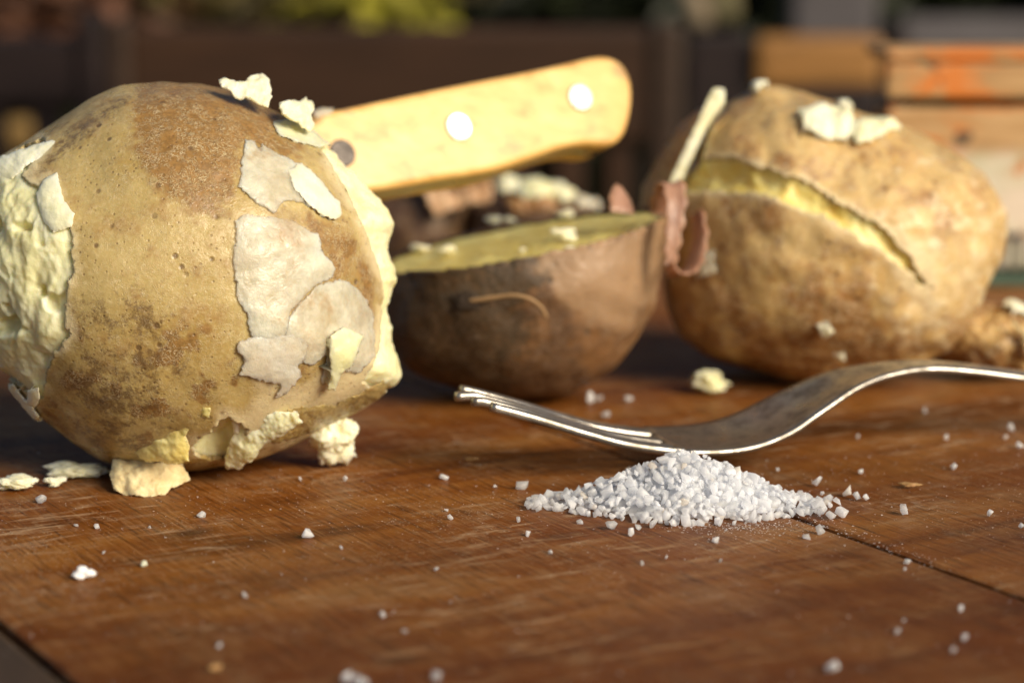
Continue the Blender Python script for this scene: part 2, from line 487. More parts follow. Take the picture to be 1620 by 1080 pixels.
def smooth_path(pts, n=24):
    P = np.asarray(pts, float); m = len(P); s = np.linspace(0, m - 1, n); out = []
    for v in s:
        i = min(int(v), m - 2); f = v - i
        p0, p1, p2, p3 = P[max(i - 1, 0)], P[i], P[i + 1], P[min(i + 2, m - 1)]
        out.append(.5 * ((2 * p1) + (p2 - p0) * f + (2 * p0 - 5 * p1 + 4 * p2 - p3) * f ** 2 + (3 * p1 - p0 - 3 * p2 + p3) * f ** 3))
    return np.array(out)
shrub("sunlit_shrub", "sunlit yellow green shrub behind the middle chair, left of the knife handle", (580, -8), 2.2, (.035, .03, .018), 260, .022, (.55, .50, .06, 1), 11)  # bright leaf colour carries the sunlight on this clump
shrub("olive_shrub", "olive brown leafy twig blurred at the top left edge", (400, -2), 2.2, (.08, .03, .014), 160, .02, (.16, .12, .04, 1), 12)
shrub("russet_shrub", "russet leaves blurred above the left chair's rail", (80, 22), 2.0, (.05, .03, .012), 140, .022, (.12, .05, .025, 1), 13)
for k, (a, b) in enumerate((((1050, -30), (1110, 40)), ((1110, -40), (1150, 30)))):
    p0, p1 = at_depth(*a, 1.9), at_depth(*b, 1.85)
    V, T = tube(smooth_path([p0, (p0 + p1) / 2 + (.005, 0, .006), p1], 8), [.010, .0105, .011, .012, .012, .012, .011, .008])
    o = mesh_ob("dry_stalk", V, T, mat_plain("dry_stalk%d" % k, ((.20, .15, .09, 1), (.12, .10, .04, 1))[k], .7), base=p1)
    tag(o, ("pale dry stalk hanging above the chair post, left of the pair", "olive dry stalk hanging right of the pale one")[k], "stalk", "dry stalks hanging behind the chairs")

def mat_stain(name, col, rough=.5):
    M = Mat(name); co = M.mapping((1, 1, 12)); n = M.noise(14, 5, .6, .4, co)
    M.set(Base_Color=M.mix(M.rng(n, .3, .7), col, tuple(x * .6 for x in col[:3]) + (1,)), Roughness=rough, Normal=M.bump(n, .3, .001), Specular_IOR_Level=.25); return M.m
W_MID, W_LEFT, W_POST = mat_stain("walnut_stain", (.040, .0175, .0075, 1)), mat_stain("plum_stain", (.018, .010, .009, 1)), mat_stain("pale_walnut", (.040, .022, .013, 1))
def chair(name, label, Y, rail, posts, slats, mrail, mpost, seat_drop=.0):
    a, b = at_depth(rail[0], rail[3], Y), at_depth(rail[2], rail[1], Y)
    t = thing(name, label, "chair", ((a[0] + b[0]) / 2, Y, GZ), "garden chairs behind the table")
    V, T = px_box(*rail, Y, .022, .004); mesh_ob("top_rail", V, T, mrail, t, smooth=False)
    for (x0, x1, ytop) in posts:
        p, q = at_depth(x0, 200, Y), at_depth(x1, ytop, Y)
        V, T = box_mesh(p[0], q[0], Y - .004, Y + .028, GZ, q[2], .004); mesh_ob("back_post", V, T, mpost, t, smooth=False)
    for (x0, x1) in slats:
        p, q = at_depth(x0, 200, Y + .008), at_depth(x1, rail[3] - 4, Y + .008)
        V, T = box_mesh(p[0], q[0], Y + .006, Y + .018, GZ + .46, q[2], .002); mesh_ob("slat", V, T, mrail, t, smooth=False)
    V, T = box_mesh(a[0], b[0], Y + .03, Y + .43, GZ + .42, GZ + .45, .006); mesh_ob("seat", V, T, mrail, t, smooth=False)
    for x in (a[0] + .02, b[0] - .02):
        V, T = box_mesh(x - .018, x + .018, Y + .38, Y + .416, GZ, GZ + .415, .004); mesh_ob("leg", V, T, mpost, t, smooth=False)
    return t
chair("garden_chair", "dark brown slatted garden chair behind the knife handle", 1.25, (205, 44, 1032, 226),
      [(176, 206, 30), (1028, 1082, 36)], [(x, x + 46) for x in range(230, 1000, 81)], W_MID, W_POST)
chair("garden_chair", "plum brown garden chair at the left edge behind the big potato", 1.35, (-420, 58, 128, 168),
      [(126, 162, 20)], [(x, x + 46) for x in range(-400, 80, 90)], W_LEFT, W_LEFT)
W_SUNLIT = mat_stain("sunlit_wood_tone", (.30, .145, .042, 1), .45)  # sunlight on the rail is put into a lighter wood colour
W_GREY = mat_plain("weathered_post", (.075, .065, .068, 1), .7, var=.2, scale=20)
t = chair("garden_chair", "dark chair with a wooden rail painted in a sunlit tone behind the right potato", 1.45, (1085, 52, 1192, 230),
          [(1400, 1440, 40)], [(x, x + 42) for x in range(1100, 1400, 80)], W_LEFT, W_LEFT)
V, T = px_box(1196, 58, 1398, 140, 1.44, .03, .006); o = mesh_ob("rail_board", V, T, W_SUNLIT, t, smooth=False); o["label"] = "board with sunlight painted into its colour"
V, T = px_box(1194, 144, 1398, 300, 1.446, .022, .004); mesh_ob("lower_rail", V, T, W_LEFT, t, smooth=False)
p, q = at_depth(1255, 0, 1.9), at_depth(1390, 0, 1.9)
V, T = box_mesh(p[0], q[0], 1.9, 1.97, GZ, .35, .006); o = mesh_ob("fence_post", V, T, W_GREY, base=((p[0] + q[0]) / 2, 1.93, GZ), smooth=False)
tag(o, "grey weathered post above the chair rail painted in a sunlit tone", "post")
V, T = px_box(1425, 28, 1900, 92, 1.7, .03, .005); c = at_depth(1650, 60, 1.7)
o = mesh_ob("rail_bar", V, T, W_GREY, base=(c[0], 1.7, c[2] - .02), smooth=False); tag(o, "grey horizontal bar behind the lid of the wooden box", "rail")
c = at_depth(22, 205, 1.75)
V, T = crumb_mesh(77, 4, 4, .4); V = V * (.045, .03, .026) + (c[0], 1.75, c[2] - .02)
o = mesh_ob("sunlit_lump", V, T, mat_plain("sunlit_tan", (.22, .13, .035, 1), .8), base=(c[0], 1.75, c[2] - .02)); tag(o, "tan lump with sunlight in its colour, blurred behind the big potato's left shoulder", "lump")  # tan colour stands in for something sunlit farther back

# ------------------------------------------------------------------ table
def mat_table():
    M = Mat("oiled_table_wood")
    inf = M.N.new("ShaderNodeObjectInfo").outputs["Random"]
    add = M.N.new("ShaderNodeVectorMath"); add.operation = 'MULTIPLY_ADD'
    cmb = M.N.new("ShaderNodeCombineXYZ")
    for i in range(3): M.L.new(inf, cmb.inputs[i])
    M.L.new(cmb.outputs[0], add.inputs[0]); add.inputs[1].default_value = (3.1, 1.7, 0); M.L.new(M.co, add.inputs[2])
    co = add.outputs[0]
    grain_co = M.mapping((30, 420, 1), co=co)                  # fibres along the plank
    pore_co = M.mapping((90, 1500, 1), (0, 0, R_(3)), co=co)
    wear_co = M.mapping((420, 85, 1), (0, 0, R_(-9)), co=co)    # rub marks across it
    band_co = M.mapping((70, 14, 1), (0, 0, R_(-12)), co=co)
    big = M.noise(15, 5, .6, .3, co); band = M.noise(1, 6, .62, .6, band_co); mott = M.noise(55, 6, .68, .2, co)
    fib = M.noise(2, 5, .68, .3, grain_co); pore = M.noise(1, 4, .65, 0, pore_co); wear = M.noise(1, 6, .7, .3, wear_co)
    c = M.ramp(band, (.32, (.115, .034, .005, 1)), (.46, (.235, .076, .011, 1)), (.58, (.315, .122, .023, 1)), (.74, (.37, .19, .068, 1)))
    c = M.mix(M.rng(big, .44, .70, 0, .8), c, (.175, .043, .004, 1))
    c = M.mix(M.rng(mott, .50, .72, 0, .55), c, (.35, .20, .095, 1))
    c = M.mix(M.rng(fib, .50, .70, 0, .55), c, (.10, .036, .011, 1))
    c = M.mix(M.rng(pore, .52, .66, 0, .8), c, (.07, .024, .007, 1))
    c = M.mix(M.rng(pore, .46, .34, 0, .35), c, (.46, .27, .13, 1))
    wm = M.math('MULTIPLY', M.rng(wear, .50, .68), M.rng(M.noise(24, 5, .65, 0, co), .42, .58))
    c = M.mix(M.math('MULTIPLY', wm, .62), c, (.58, .42, .27, 1))
    hair = M.ridge(2, .016, 2, .2, M.mapping((22, 330, 1), (0, 0, R_(16)), co=co))
    hair2 = M.ridge(2, .012, 2, .1, M.mapping((300, 16, 1), (0, 0, R_(-24)), co=co))
    hm = M.math('MULTIPLY', M.math('MAXIMUM', hair, hair2), M.rng(M.noise(40, 4, .6, 0, co), .48, .66))
    c = M.mix(M.math('MULTIPLY', hm, .45), c, (.56, .41, .26, 1))
    spots = M.math('MULTIPLY', M.rng(M.voro(1150, co=co), .06, .30, 1, 0), M.rng(M.noise(45, 5, .7, 0, co), .46, .60))
    film = M.math('MULTIPLY', M.rng(M.noise(300, 6, .8, 0, co), .50, .72), M.rng(M.noise(20, 5, .7, .3, co), .50, .66))
    c = M.mix(M.math('MULTIPLY', film, .45), c, (.62, .52, .42, 1))     # dried salt film
    c = M.mix(M.math('MULTIPLY', spots, .7), c, (.60, .50, .38, 1))
    dk = M.math('MULTIPLY', M.rng(M.voro(75, co=M.mapping((1, .5, 1), co=co)), .05, .28, 1, 0), M.rng(M.noise(22, 3, .6, 0, co), .54, .66))
    c = M.mix(M.math('MULTIPLY', dk, .8), c, (.05, .018, .007, 1))
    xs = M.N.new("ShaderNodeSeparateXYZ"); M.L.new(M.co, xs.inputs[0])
    near_dark = M.rng(M.math('ADD', xs.outputs[0], M.math('MULTIPLY', M.math('SUBTRACT', M.noise(14, 5, .65, .4, M.mapping((1.6, .7, 1), co=co)), .5), .34)), -.345, -.225)
    c = M.mix(M.math('MULTIPLY', near_dark, .80), c, M.mix(1.0, c, (.50, .36, .22, 1), 'MULTIPLY'))          # boards darken towards their near ends
    c = M.mix(1.0, c, (.80, .77, .72, 1), 'MULTIPLY')
    n = M.bump(fib, .35, .0005); n = M.bump(pore, .45, .0003, n); n = M.bump(wear, .35, .0004, n); n = M.bump(M.noise(1600, 4, .65, 0, co), .5, .00022, n); n = M.bump(spots, .6, .0003, n)
    M.set(Base_Color=c, Roughness=M.rng(M.math('ADD', M.math('MULTIPLY', big, .5), M.math('MULTIPLY', wm, .5)), .15, .7, .40, .70), Normal=n, Specular_IOR_Level=.10)
    return M.m
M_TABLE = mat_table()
M_GREYED = mat_plain("greyed_plank", (.055, .028, .012, 1), .6, var=.5, scale=12, stretch=(3, 30, 1))
PD, PN = np.array([.5, -.866, 0]), np.array([.866, .5, 0])      # along the planks, across them
tb = thing("wooden_table", "worn reddish brown plank table under everything", "table", (0, .3, GZ))
ang = math.atan2(PD[1], PD[0])
for k in range(-5, 4):
    n0, n1 = .0932 + .1354 * (k - 0), .0932 + .1354 * (k + 1)
    V, T = box_mesh(-.68, .46, n0 + .0006, n1 - .0006, -.024, -.0002 * (k % 2), .0011, 2)
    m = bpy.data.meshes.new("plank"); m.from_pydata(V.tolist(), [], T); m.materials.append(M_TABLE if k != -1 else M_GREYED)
    o = bpy.data.objects.new("plank", m); COL.objects.link(o); o.parent = tb
    o.location = (0, -.3, -GZ); o.rotation_euler = (0, 0, ang)
M_FRAME = mat_plain("table_frame_wood", (.05, .022, .01, 1), .6, stretch=(1, 1, 4))
def local_box(name, x0, x1, y0, y1, z0, z1):
    V, T = box_mesh(x0, x1, y0, y1, z0, z1, .003)
    m = bpy.data.meshes.new(name); m.from_pydata(V.tolist(), [], T); m.materials.append(M_FRAME)
    o = bpy.data.objects.new(name, m); COL.objects.link(o); o.parent = tb; o.location = (0, -.3, -GZ); o.rotation_euler = (0, 0, ang)
local_box("crossbar", -.62, .40, -.55, .60, -.034, -.0245)
for x in (-.60, .38):
    for y in (-.52, .57): local_box("leg", x - .03, x + .03, y - .03, y + .03, GZ, -.0345)

# ------------------------------------------------------------------ materials of the food
SK_BIG = mat_skin("boiled_skin", (.455, .345, .138, 1), (.295, .165, .052, 1), (.68, .57, .34, 1), (.12, .066, .027, 1), rough=.30, fibre=.55, net=800)
SK_HALF = mat_skin("dusky_skin", (.22, .115, .050, 1), (.12, .062, .028, 1), (.35, .225, .125, 1), (.036, .027, .015, 1), rough=.40, fibre=.4, mb=.0016)
SK_RIGHT = mat_skin("russet_skin", (.62, .43, .18, 1), (.38, .19, .062, 1), (.76, .63, .38, 1), (.14, .07, .025, 1), rough=.30, fibre=.6, net=560, mb=.0016)
SK_BACK = mat_skin("brown_skin", (.13, .07, .03, 1), (.09, .04, .02, 1), (.3, .2, .1, 1), (.03, .018, .01, 1))
FL_PALE = mat_flesh("potato_flesh", (.81, .785, .52, 1), (.75, .70, .37, 1))
FL_WET = mat_flesh("wet_flesh", (.80, .66, .27, 1), (.70, .52, .16, 1), rough=.26)
FL_WHITE = mat_flesh("crumb_flesh", (.83, .80, .58, 1), (.77, .71, .42, 1), rough=.5, sss=.4)
FL_GREEN = mat_flesh("cut_flesh", (.74, .64, .22, 1), (.60, .46, .10, 1), rough=.38)
FL_GOLD = mat_flesh("gold_flesh", (.80, .68, .27, 1), (.70, .50, .10, 1), rough=.36)
def mat_peel(name, a, b, blot, rough=.38, sss=.4, bl=.55):
    M = Mat(name); n1, n2 = M.noise(140, 4, .6), M.noise(520, 4, .65)
    c = M.mix(M.rng(n1, .35, .65), a, b)
    c = M.mix(M.rng(M.noise(90, 4, .7), .53, .70, 0, bl), c, blot)
    nn = M.bump(n2, .5, .0005); nn = M.bump(M.noise(1900, 3), .4, .00018, nn)
    M.set(Base_Color=c, Roughness=M.rng(n2, .3, .7, rough - .1, rough + .15), Normal=nn, Subsurface_Weight=sss,
          Subsurface_Radius=(.003, .002, .0012), Subsurface_Scale=1., Specular_IOR_Level=.5)
    if bl > .6:
        a = M.rng(M.noise(75, 4, .65), .36, .60, .50, .90)
        M.set(Alpha=M.math('MULTIPLY', a, M.rng(M.attr()[0], .5, 1., 1., .55)))
    return M.m
PEEL = mat_peel("pale_peel", (.71, .655, .51, 1), (.65, .57, .42, 1), (.48, .33, .18, 1), .26, .5, .8)
PEEL_GREY = mat_peel("grey_peel", (.72, .66, .54, 1), (.66, .57, .43, 1), (.52, .38, .22, 1), .36, .45, .7)
PEEL_DRY = mat_peel("dry_peel", (.74, .62, .36, 1), (.62, .47, .24, 1), (.40, .27, .10, 1), .5)
PEEL_PINK = mat_peel("pink_peel", (.36, .20, .13, 1), (.27, .135, .08, 1), (.16, .07, .045, 1))
PEEL_TAN = mat_peel("tan_peel", (.42, .24, .09, 1), (.30, .15, .05, 1), (.2, .09, .03, 1), .42)

# ------------------------------------------------------------------ big potato on the left
SIL = [(-78, 400), (-62, 320), (-20, 262), (40, 228), (100, 195), (150, 162), (200, 138), (260, 131), (320, 135), (380, 150), (440, 180), (490, 210),
       (526, 240), (560, 277), (593, 311), (616, 351), (615, 398), (619, 446), (614, 486), (617, 533), (623, 580), (628, 604), (600, 630), (560, 657), (500, 690), (440, 716),
       (380, 734), (300, 741), (220, 737), (160, 722), (110, 690), (60, 648), (20, 600), (-20, 545), (-62, 480)]
B1 = Body((290, 440), SIL, .0345, 3, .0011, 45, 2.2, .42)
print("big potato Y", B1.Y, "k", B1.k)
big = thing("boiled_potato", "large tan boiled potato, half peeled and broken open, nearest the left edge", "potato", (B1.C[0], B1.C[1], 0))
TORN_L = [(-140, 300), (-50, 268), (0, 262), (45, 240), (90, 218), (94, 236), (72, 258), (62, 285), (80, 305), (100, 292), (114, 310), (106, 335), (126, 348),
          (134, 380), (129, 430), (119, 480), (123, 520), (101, 545), (86, 580), (80, 612), (66, 622), (45, 602), (20, 590), (-20, 596), (-140, 560)]
TORN_R = [(505, 150), (478, 205), (490, 222), (502, 240), (532, 296), (556, 348), (576, 400), (592, 446), (594, 474), (588, 520), (582, 560), (554, 606), (600, 626), (720, 640), (720, 150)]
TORN_B = [(322, 668), (350, 648), (372, 660), (384, 688), (378, 708), (355, 718), (318, 716), (300, 706), (302, 690)]
TORN_F = [(380, 262), (420, 268), (500, 330), (520, 352), (470, 352), (400, 330), (376, 316)]
def flesh_core(body, level, name, parent, mat, rough_fn, inset=.0005):
    d, T = ico(level); L = body.local(d); px, py = body.px(L)
    V = body.world(L); N = normals(V, T)
    V = V + N * (rough_fn(L, px, py, d) - inset)[:, None]
    return mesh_ob(name, V, T, mat, parent)
def rough1(L, px, py, d):
    front = d[:, 1] < .2
    tl = np.where(front, np.clip(-poly_sd(TORN_L, px, py) / 26., 0, 1), 0)
    st = np.stack([px / 30. + .8 * fbm2(px, py, 1 / 60., 2, 28), L[:, 1] * 30, py / 110.], 1)            # upright strands
    o = tl * (.0010 - .0016 * np.abs(fbm(st, 1.0, 3, 21))) + tl * .0016 * fbm(np.stack([px, py * .6, py * 0], 1), 1 / 60., 3, 22)
    o -= tl * .0026 * sstep(.2, .45, fbm2(px, py, 1 / 55., 3, 27))
    o += tl * .00030 * fbm(L, 900, 3, 29)
    tr = np.clip(-poly_sd(TORN_R, px, py) / 12., 0, 1)
    o += tr * (.0017 * fbm2(px * .5, py, 1 / 48., 4, 23) + .0003 * fbm(L, 300, 3, 24) + .0006)
    bt = np.where(front, np.clip(-poly_sd(TORN_B, px, py) / 18., 0, 1), 0)
    return o - bt * (.0024 + .0015 * fbm2(px, py, 1 / 25., 3, 25))
fl = flesh_core(B1, 8, "flesh", big, FL_PALE, rough1)
def tint1(L, px, py, d, sd):
    fr = d[:, 1] < .3
    w = fbm2(px, py, 1 / 60., 4, 41); w2 = fbm(L, 210, 3, 42)
    A = np.zeros((len(px), 3))
    br = poly_sd([(232, 120), (340, 115), (440, 160), (500, 225), (470, 262), (380, 255), (375, 330), (330, 345), (262, 330), (222, 268), (212, 205)], px, py)
    A[:, 0] = sstep(26, -40, br + 46 * w + 26 * w2)
    A[:, 0] += .55 * sstep(40, -30, poly_sd([(430, 350), (520, 340), (598, 430), (600, 470), (560, 500), (480, 400)], px, py) + 30 * w)
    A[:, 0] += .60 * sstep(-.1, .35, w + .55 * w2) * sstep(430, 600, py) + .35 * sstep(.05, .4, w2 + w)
    A[:, 0] = np.where(fr, A[:, 0], .45 + w)
    A[:, 1] = .75 * sstep(60, -50, poly_sd([(120, 480), (250, 470), (290, 560), (240, 640), (330, 700), (170, 720), (90, 640)], px, py) + 60 * w) * (.75 + 1.0 * w2)
    A[:, 1] += .7 * sstep(26, -10, poly_sd([(100, 240), (190, 170), (215, 165), (150, 225), (80, 292), (66, 285)], px, py) + 16 * w)
    A[:, 1] += .55 * sstep(22, -6, poly_sd([(575, 440), (606, 445), (604, 505), (588, 480)], px, py))
    A[:, 1] += .35 * sstep(30, -10, poly_sd([(390, 560), (520, 545), (560, 600), (400, 690)], px, py) + 40 * w)
    A[:, 2] = .35 * sstep(40, -14, poly_sd([(150, 205), (222, 180), (225, 215), (170, 235)], px, py)) + .25 * sstep(60, -30, poly_sd([(290, 350), (365, 350), (370, 470), (300, 480)], px, py) + 30 * w)
    A[:, 2] += .95 * np.exp(np.minimum(sd, 0) / 22.) * sstep(-.5, .2, w) + .7 * sstep(50, -20, poly_sd([(420, 600), (580, 570), (640, 600), (540, 670), (430, 720), (390, 660)], px, py) + 50 * w)
    A[:, 1] *= 1 - .8 * np.exp(np.minimum(sd, 0) / 18.)
    return np.clip(A, 0, 1)
skin = shell(B1, 8, [(TORN_L, False), (TORN_R, True), (TORN_B, False)], "skin", big, SK_BIG, tint1, jag=10, curl=.0002, out=.0002, wall=.0007)

def flake(poly, name, mat, parent=skin, **k): return sheet(name, poly, B1.front, mat, parent, **k)
# pale flakes of peel lying inside out on the skin
PK = dict(thick=.0007, curl=.00006, wob=.00018, wfreq=1 / 30., jag=5.5, tint=lambda x, y, q: np.stack([np.exp(np.minimum(q, 0) / 5.)] * 3, 1))
flake([(384, 238), (399, 241), (407, 257), (411, 245), (431, 257), (465, 272), (495, 297), (520, 331), (512, 352), (485, 346), (465, 334), (445, 332), (431, 338), (424, 351), (404, 339), (387, 327), (375, 309), (379, 270)], "peel_flake", PEEL, lift=.00045, seed=60, **PK)
flake([(443, 285), (465, 277), (478, 284), (495, 304), (522, 332), (526, 350), (515, 359), (499, 354), (472, 339), (453, 317)], "peel_flake", FL_WHITE, lift=.00080, seed=64, **PK)
flake([(438, 499), (458, 479), (485, 455), (519, 445), (553, 459), (576, 499), (581, 533), (578, 567), (553, 590), (519, 584), (502, 602), (491, 600), (495, 560), (472, 571), (448, 563), (428, 540)], "peel_flake", PEEL, lift=.00042, seed=72, **PK)
flake([(367, 359), (377, 351), (404, 354), (445, 359), (489, 381), (492, 402), (513, 429), (509, 444), (485, 452), (465, 469), (441, 493), (431, 533), (404, 533), (384, 523), (383, 493), (369, 479), (364, 445), (363, 405)], "peel_flake", PEEL, lift=.00052, seed=68, **PK)
flake([(367, 533), (391, 526), (445, 524), (468, 540), (462, 560), (450, 570), (458, 587), (438, 610), (421, 617), (426, 597), (404, 590), (381, 584), (365, 581), (374, 560), (364, 543)], "peel_flake", PEEL_GREY, lift=.00066, seed=76, **PK)
flake([(492, 532), (515, 520), (545, 535), (530, 570), (512, 580), (506, 604), (494, 602), (498, 572)], "flesh_smear", FL_PALE, thick=0.0013, lift=0.0020, wob=.0003, seed=80, jag=3)
flake([(430, 205), (470, 195), (500, 215), (520, 240), (500, 246), (462, 236), (436, 226)], "flesh_smear", FL_PALE, thick=0.0007, lift=0.0005, wob=.0003, seed=84, jag=4)
flake([(92, 292), (110, 282), (118, 320), (134, 345), (132, 362), (106, 372), (88, 350), (78, 312)], "flesh_smear", FL_WHITE, thick=0.0011, lift=0.0006, wob=.0003, seed=88, jag=3)
flake([(12, 598), (34, 592), (54, 618), (72, 640), (70, 656), (50, 654), (30, 638)], "flesh_smear", FL_WHITE, thick=0.0017, lift=0.0008, wob=.0003, seed=92, jag=3)
flake([(62, 596), (80, 592), (80, 610), (70, 624), (58, 618)], "flesh_smear", FL_WHITE, thick=0.0011, lift=0.0013, wob=.0003, seed=96, jag=2)
sheet("flesh_smear", [(-40, 268), (0, 250), (50, 230), (92, 220), (94, 232), (60, 252), (20, 282), (-40, 300)], depth_fit([(92, 222, B1.Y - .015), (0, 256, B1.Y - .015), (60, 252, B1.Y - .0185), (-40, 290, B1.Y - .014)]), FL_WHITE, skin, thick=.0014, seed=100, jag=3, flat=True)
# peel hanging at the foot of the potato
YF = B1.Y - .0345
sheet("hanging_peel", [(232, 672), (262, 648), (300, 640), (334, 645), (330, 660), (304, 672), (294, 690), (300, 706), (300, 730), (276, 734), (232, 730), (214, 715), (222, 690)],
      depth_fit([(300, 640, YF + .0072), (232, 700, YF + .0122), (300, 700, YF + .0092), (215, 718, YF + .0145), (280, 735, YF + .0098)]), FL_WET, skin, thick=.0014, seed=130, jag=3.5, wob=.0008, flat=True)
g0 = on_z(235, 784)[1]
sheet("torn_peel", [(178, 722), (196, 712), (218, 724), (250, 732), (292, 722), (290, 738), (302, 758), (272, 770), (262, 782), (220, 786), (180, 776), (173, 752)],
      depth_fit([(178, 720, g0 + .0095), (290, 724, g0 + .0085), (235, 752, g0 + .0028), (180, 776, g0 + .0012), (262, 782, g0 + .0004), (302, 758, g0 + .0055)]), PEEL_DRY, skin, thick=.0012, seed=134, jag=3, wob=.0009, flat=True)
g1 = on_z(372, 742)[1]
sheet("hanging_peel", [(362, 700), (384, 668), (420, 652), (470, 650), (480, 668), (446, 690), (414, 706), (398, 730), (380, 742), (356, 740), (356, 722)],
      depth_fit([(366, 700, YF + .0150), (430, 668, YF + .0125), (400, 700, YF + .0150), (370, 738, YF + .0190)]), FL_PALE, skin, thick=.0022, seed=138, jag=4, wob=.0012, flat=True)
sheet("torn_peel", [(365, 668), (375, 645), (386, 640), (386, 660), (378, 684), (370, 682)], depth_fit([(366, 668, YF + .0112), (386, 642, YF + .0085), (374, 682, YF + .0125)]), FL_WHITE, skin, thick=.002, seed=142, jag=3, flat=True)
sheet("skin_lip", [(440, 640), (520, 640), (580, 612), (624, 596), (628, 604), (590, 636), (540, 664), (480, 690), (420, 690)],
      lambda x, y: B1.front(x, y), SK_BIG, skin, thick=.0006, lift=.0002, seed=146, jag=8, tint=lambda x, y, s: np.tile((.25, .3, .1), (len(x), 1)))

# ------------------------------------------------------------------ half potato in the middle
SIL2 = [(598, 400), (610, 320), (680, 250), (820, 220), (960, 240), (1030, 290), (1048, 360), (1046, 420), (1032, 480), (1006, 530), (972, 575), (934, 606), (890, 624),
        (820, 629), (750, 624), (690, 606), (642, 576), (612, 530), (599, 465)]
B2 = Body((822, 424), SIL2, .027, 5, .0019, 55, 4, .48, rback=.030)
print("half potato Y", B2.Y, "k", B2.k)
half = thing("halved_potato", "dusky brown halved potato with greenish cut face, between the two big potatoes", "potato", (B2.C[0], B2.C[1], 0))
# cut plane in body axes: rises to the right and to the back
def cut_h(L): return (-(383 - 424) / B2.k) + .185 * (L[:, 0]) + .15 * L[:, 1] + .00022
d, T = ico(7); L = B2.local(d); px, py = B2.px(L)
V = B2.world(L); N = normals(V, T); V = V - N * .0005
L2 = np.stack([(V - B2.C) @ B2.ex, (V - B2.C) @ B2.ey, (V - B2.C) @ B2.ez], 1)
h = cut_h(L2) + .0007 * fbm(L2 * (1, 1, 0), 160, 4, 51) - .0005; over = L2[:, 2] > h
L2[:, 2] = np.where(over, h, L2[:, 2])
V = B2.world(L2)
mesh_ob("flesh", V, T, FL_GREEN, half)
def keep2(L, px, py, jn): return (L[:, 2] - cut_h(L)) * B2.k + .5 * jn
def tint2(L, px, py, d, sd):
    w = fbm2(px, py, 1 / 70., 4, 52); A = np.zeros((len(px), 3))
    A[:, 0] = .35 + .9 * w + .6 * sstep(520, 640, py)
    A[:, 1] = 1.3 * sstep(100, -50, poly_sd([(650, 430), (790, 420), (800, 520), (770, 600), (640, 560), (610, 470)], px, py) + 80 * w)  # darker over the left side
    A[:, 1] += 1.0 * sstep(30, -16, poly_sd([(690, 425), (880, 412), (860, 440), (790, 460), (720, 470)], px, py) + 22 * w)
    A[:, 2] = 1.1 * sstep(70, -50, poly_sd([(860, 395), (1040, 330), (1040, 450), (980, 520), (900, 470)], px, py) + 70 * w)  # paler over the right side
    return np.clip(A, 0, 1)
skin2 = shell(B2, 7, [], "skin", half, SK_HALF, tint2, jag=5, curl=.0006, keep=keep2, wall=.0012)
# root hair and its scab
rt = B2.front(np.array([738., 760, 790, 815, 838, 855, 864]), np.array([474., 472, 468, 466, 471, 484, 500]))
off = np.array([.0005, .0012, .0024, .0034, .0038, .0034, .0030])
rt = rt + (CAM - rt) / np.linalg.norm(CAM - rt, axis=1)[:, None] * off[:, None]
V, T = tube(smooth_path(rt, 30), np.linspace(.00055, .0003, 30), 6)
mesh_ob("root_hair", V, T, mat_plain("root", (.42, .26, .12, 1), .6), skin2)
sheet("root_scab", [(718, 466), (745, 458), (772, 470), (760, 484), (730, 486)], B2.front, mat_plain("scab", (.035, .02, .01, 1), .8, scale=400, bump=.8), skin2, thick=.001, lift=.0009, seed=150, jag=4)
# pink peel at the right end of the rim
rim = B2.C + B2.ex * (222 / B2.k)
def ribbon(name, path_px, Ys, width, mat, parent, wdir=(0, 1, 0), thick=.0007, n=30, taper=(.7, 1, .8)):
    P = smooth_path([at_depth(a, b, y) for (a, b), y in zip(path_px, Ys)], n); n = len(P)
    t = np.gradient(P, axis=0); t /= np.linalg.norm(t, axis=1)[:, None]
    w = np.asarray(wdir, float); wv = w - (t @ w)[:, None] * t; wv /= np.linalg.norm(wv, axis=1)[:, None]
    nn = np.cross(t, wv); tp = np.interp(np.linspace(0, 2, n), [0, 1, 2], taper)
    m = 7; V = []
    for s in (1, -1):
        for i in range(n):
            for j in range(m):
                a = (j / (m - 1) - .5) * width * tp[i]; jag = .0004 * math.sin(i * 1.7 + j * 3.1) * (abs(j - 3) == 3)
                V.append(P[i] + wv[i] * (a + jag) + nn[i] * (s * thick / 2 + .5 * a * a / width))
    F_ = []; q = n * m
    for i in range(n - 1):
        for j in range(m - 1):
            a = i * m + j; F_ += [(a, a + 1, a + m + 1, a + m), (a + q, a + m + q, a + m + 1 + q, a + 1 + q)]
        F_ += [(i * m, i * m + m, i * m + m + q, i * m + q), (i * m + m - 1, i * m + m - 1 + q, i * m + 2 * m - 1 + q, i * m + 2 * m - 1)]
    F_ += [tuple([j for j in range(m)] + [j + q for j in range(m - 1, -1, -1)]), tuple([(n - 1) * m + j for j in range(m - 1, -1, -1)] + [(n - 1) * m + j + q for j in range(m)])]
    return mesh_ob(name, V, F_, mat, parent)
Yr = B2.Y - .006
sheet("rim_peel", [(966, 335), (964, 312), (974, 288), (984, 296), (998, 316), (1004, 340)], depth_fit([(966, 335, Yr - .006), (974, 290, Yr - .001), (1004, 335, Yr - .004)]), PEEL_PINK, skin2, thick=.0009, seed=154, jag=2, flat=True)
ribbon("peel_curl", [(1046, 338), (1052, 304), (1062, 291), (1068, 312), (1067, 350), (1063, 390), (1060, 418)], [Yr + .001, Yr - .003, Yr - .006, Yr - .009, Yr - .011, Yr - .012, Yr - .012], .0044, PEEL_PINK, skin2, wdir=(1, .25, .1), taper=(1.1, 1.0, .5), thick=.0005)
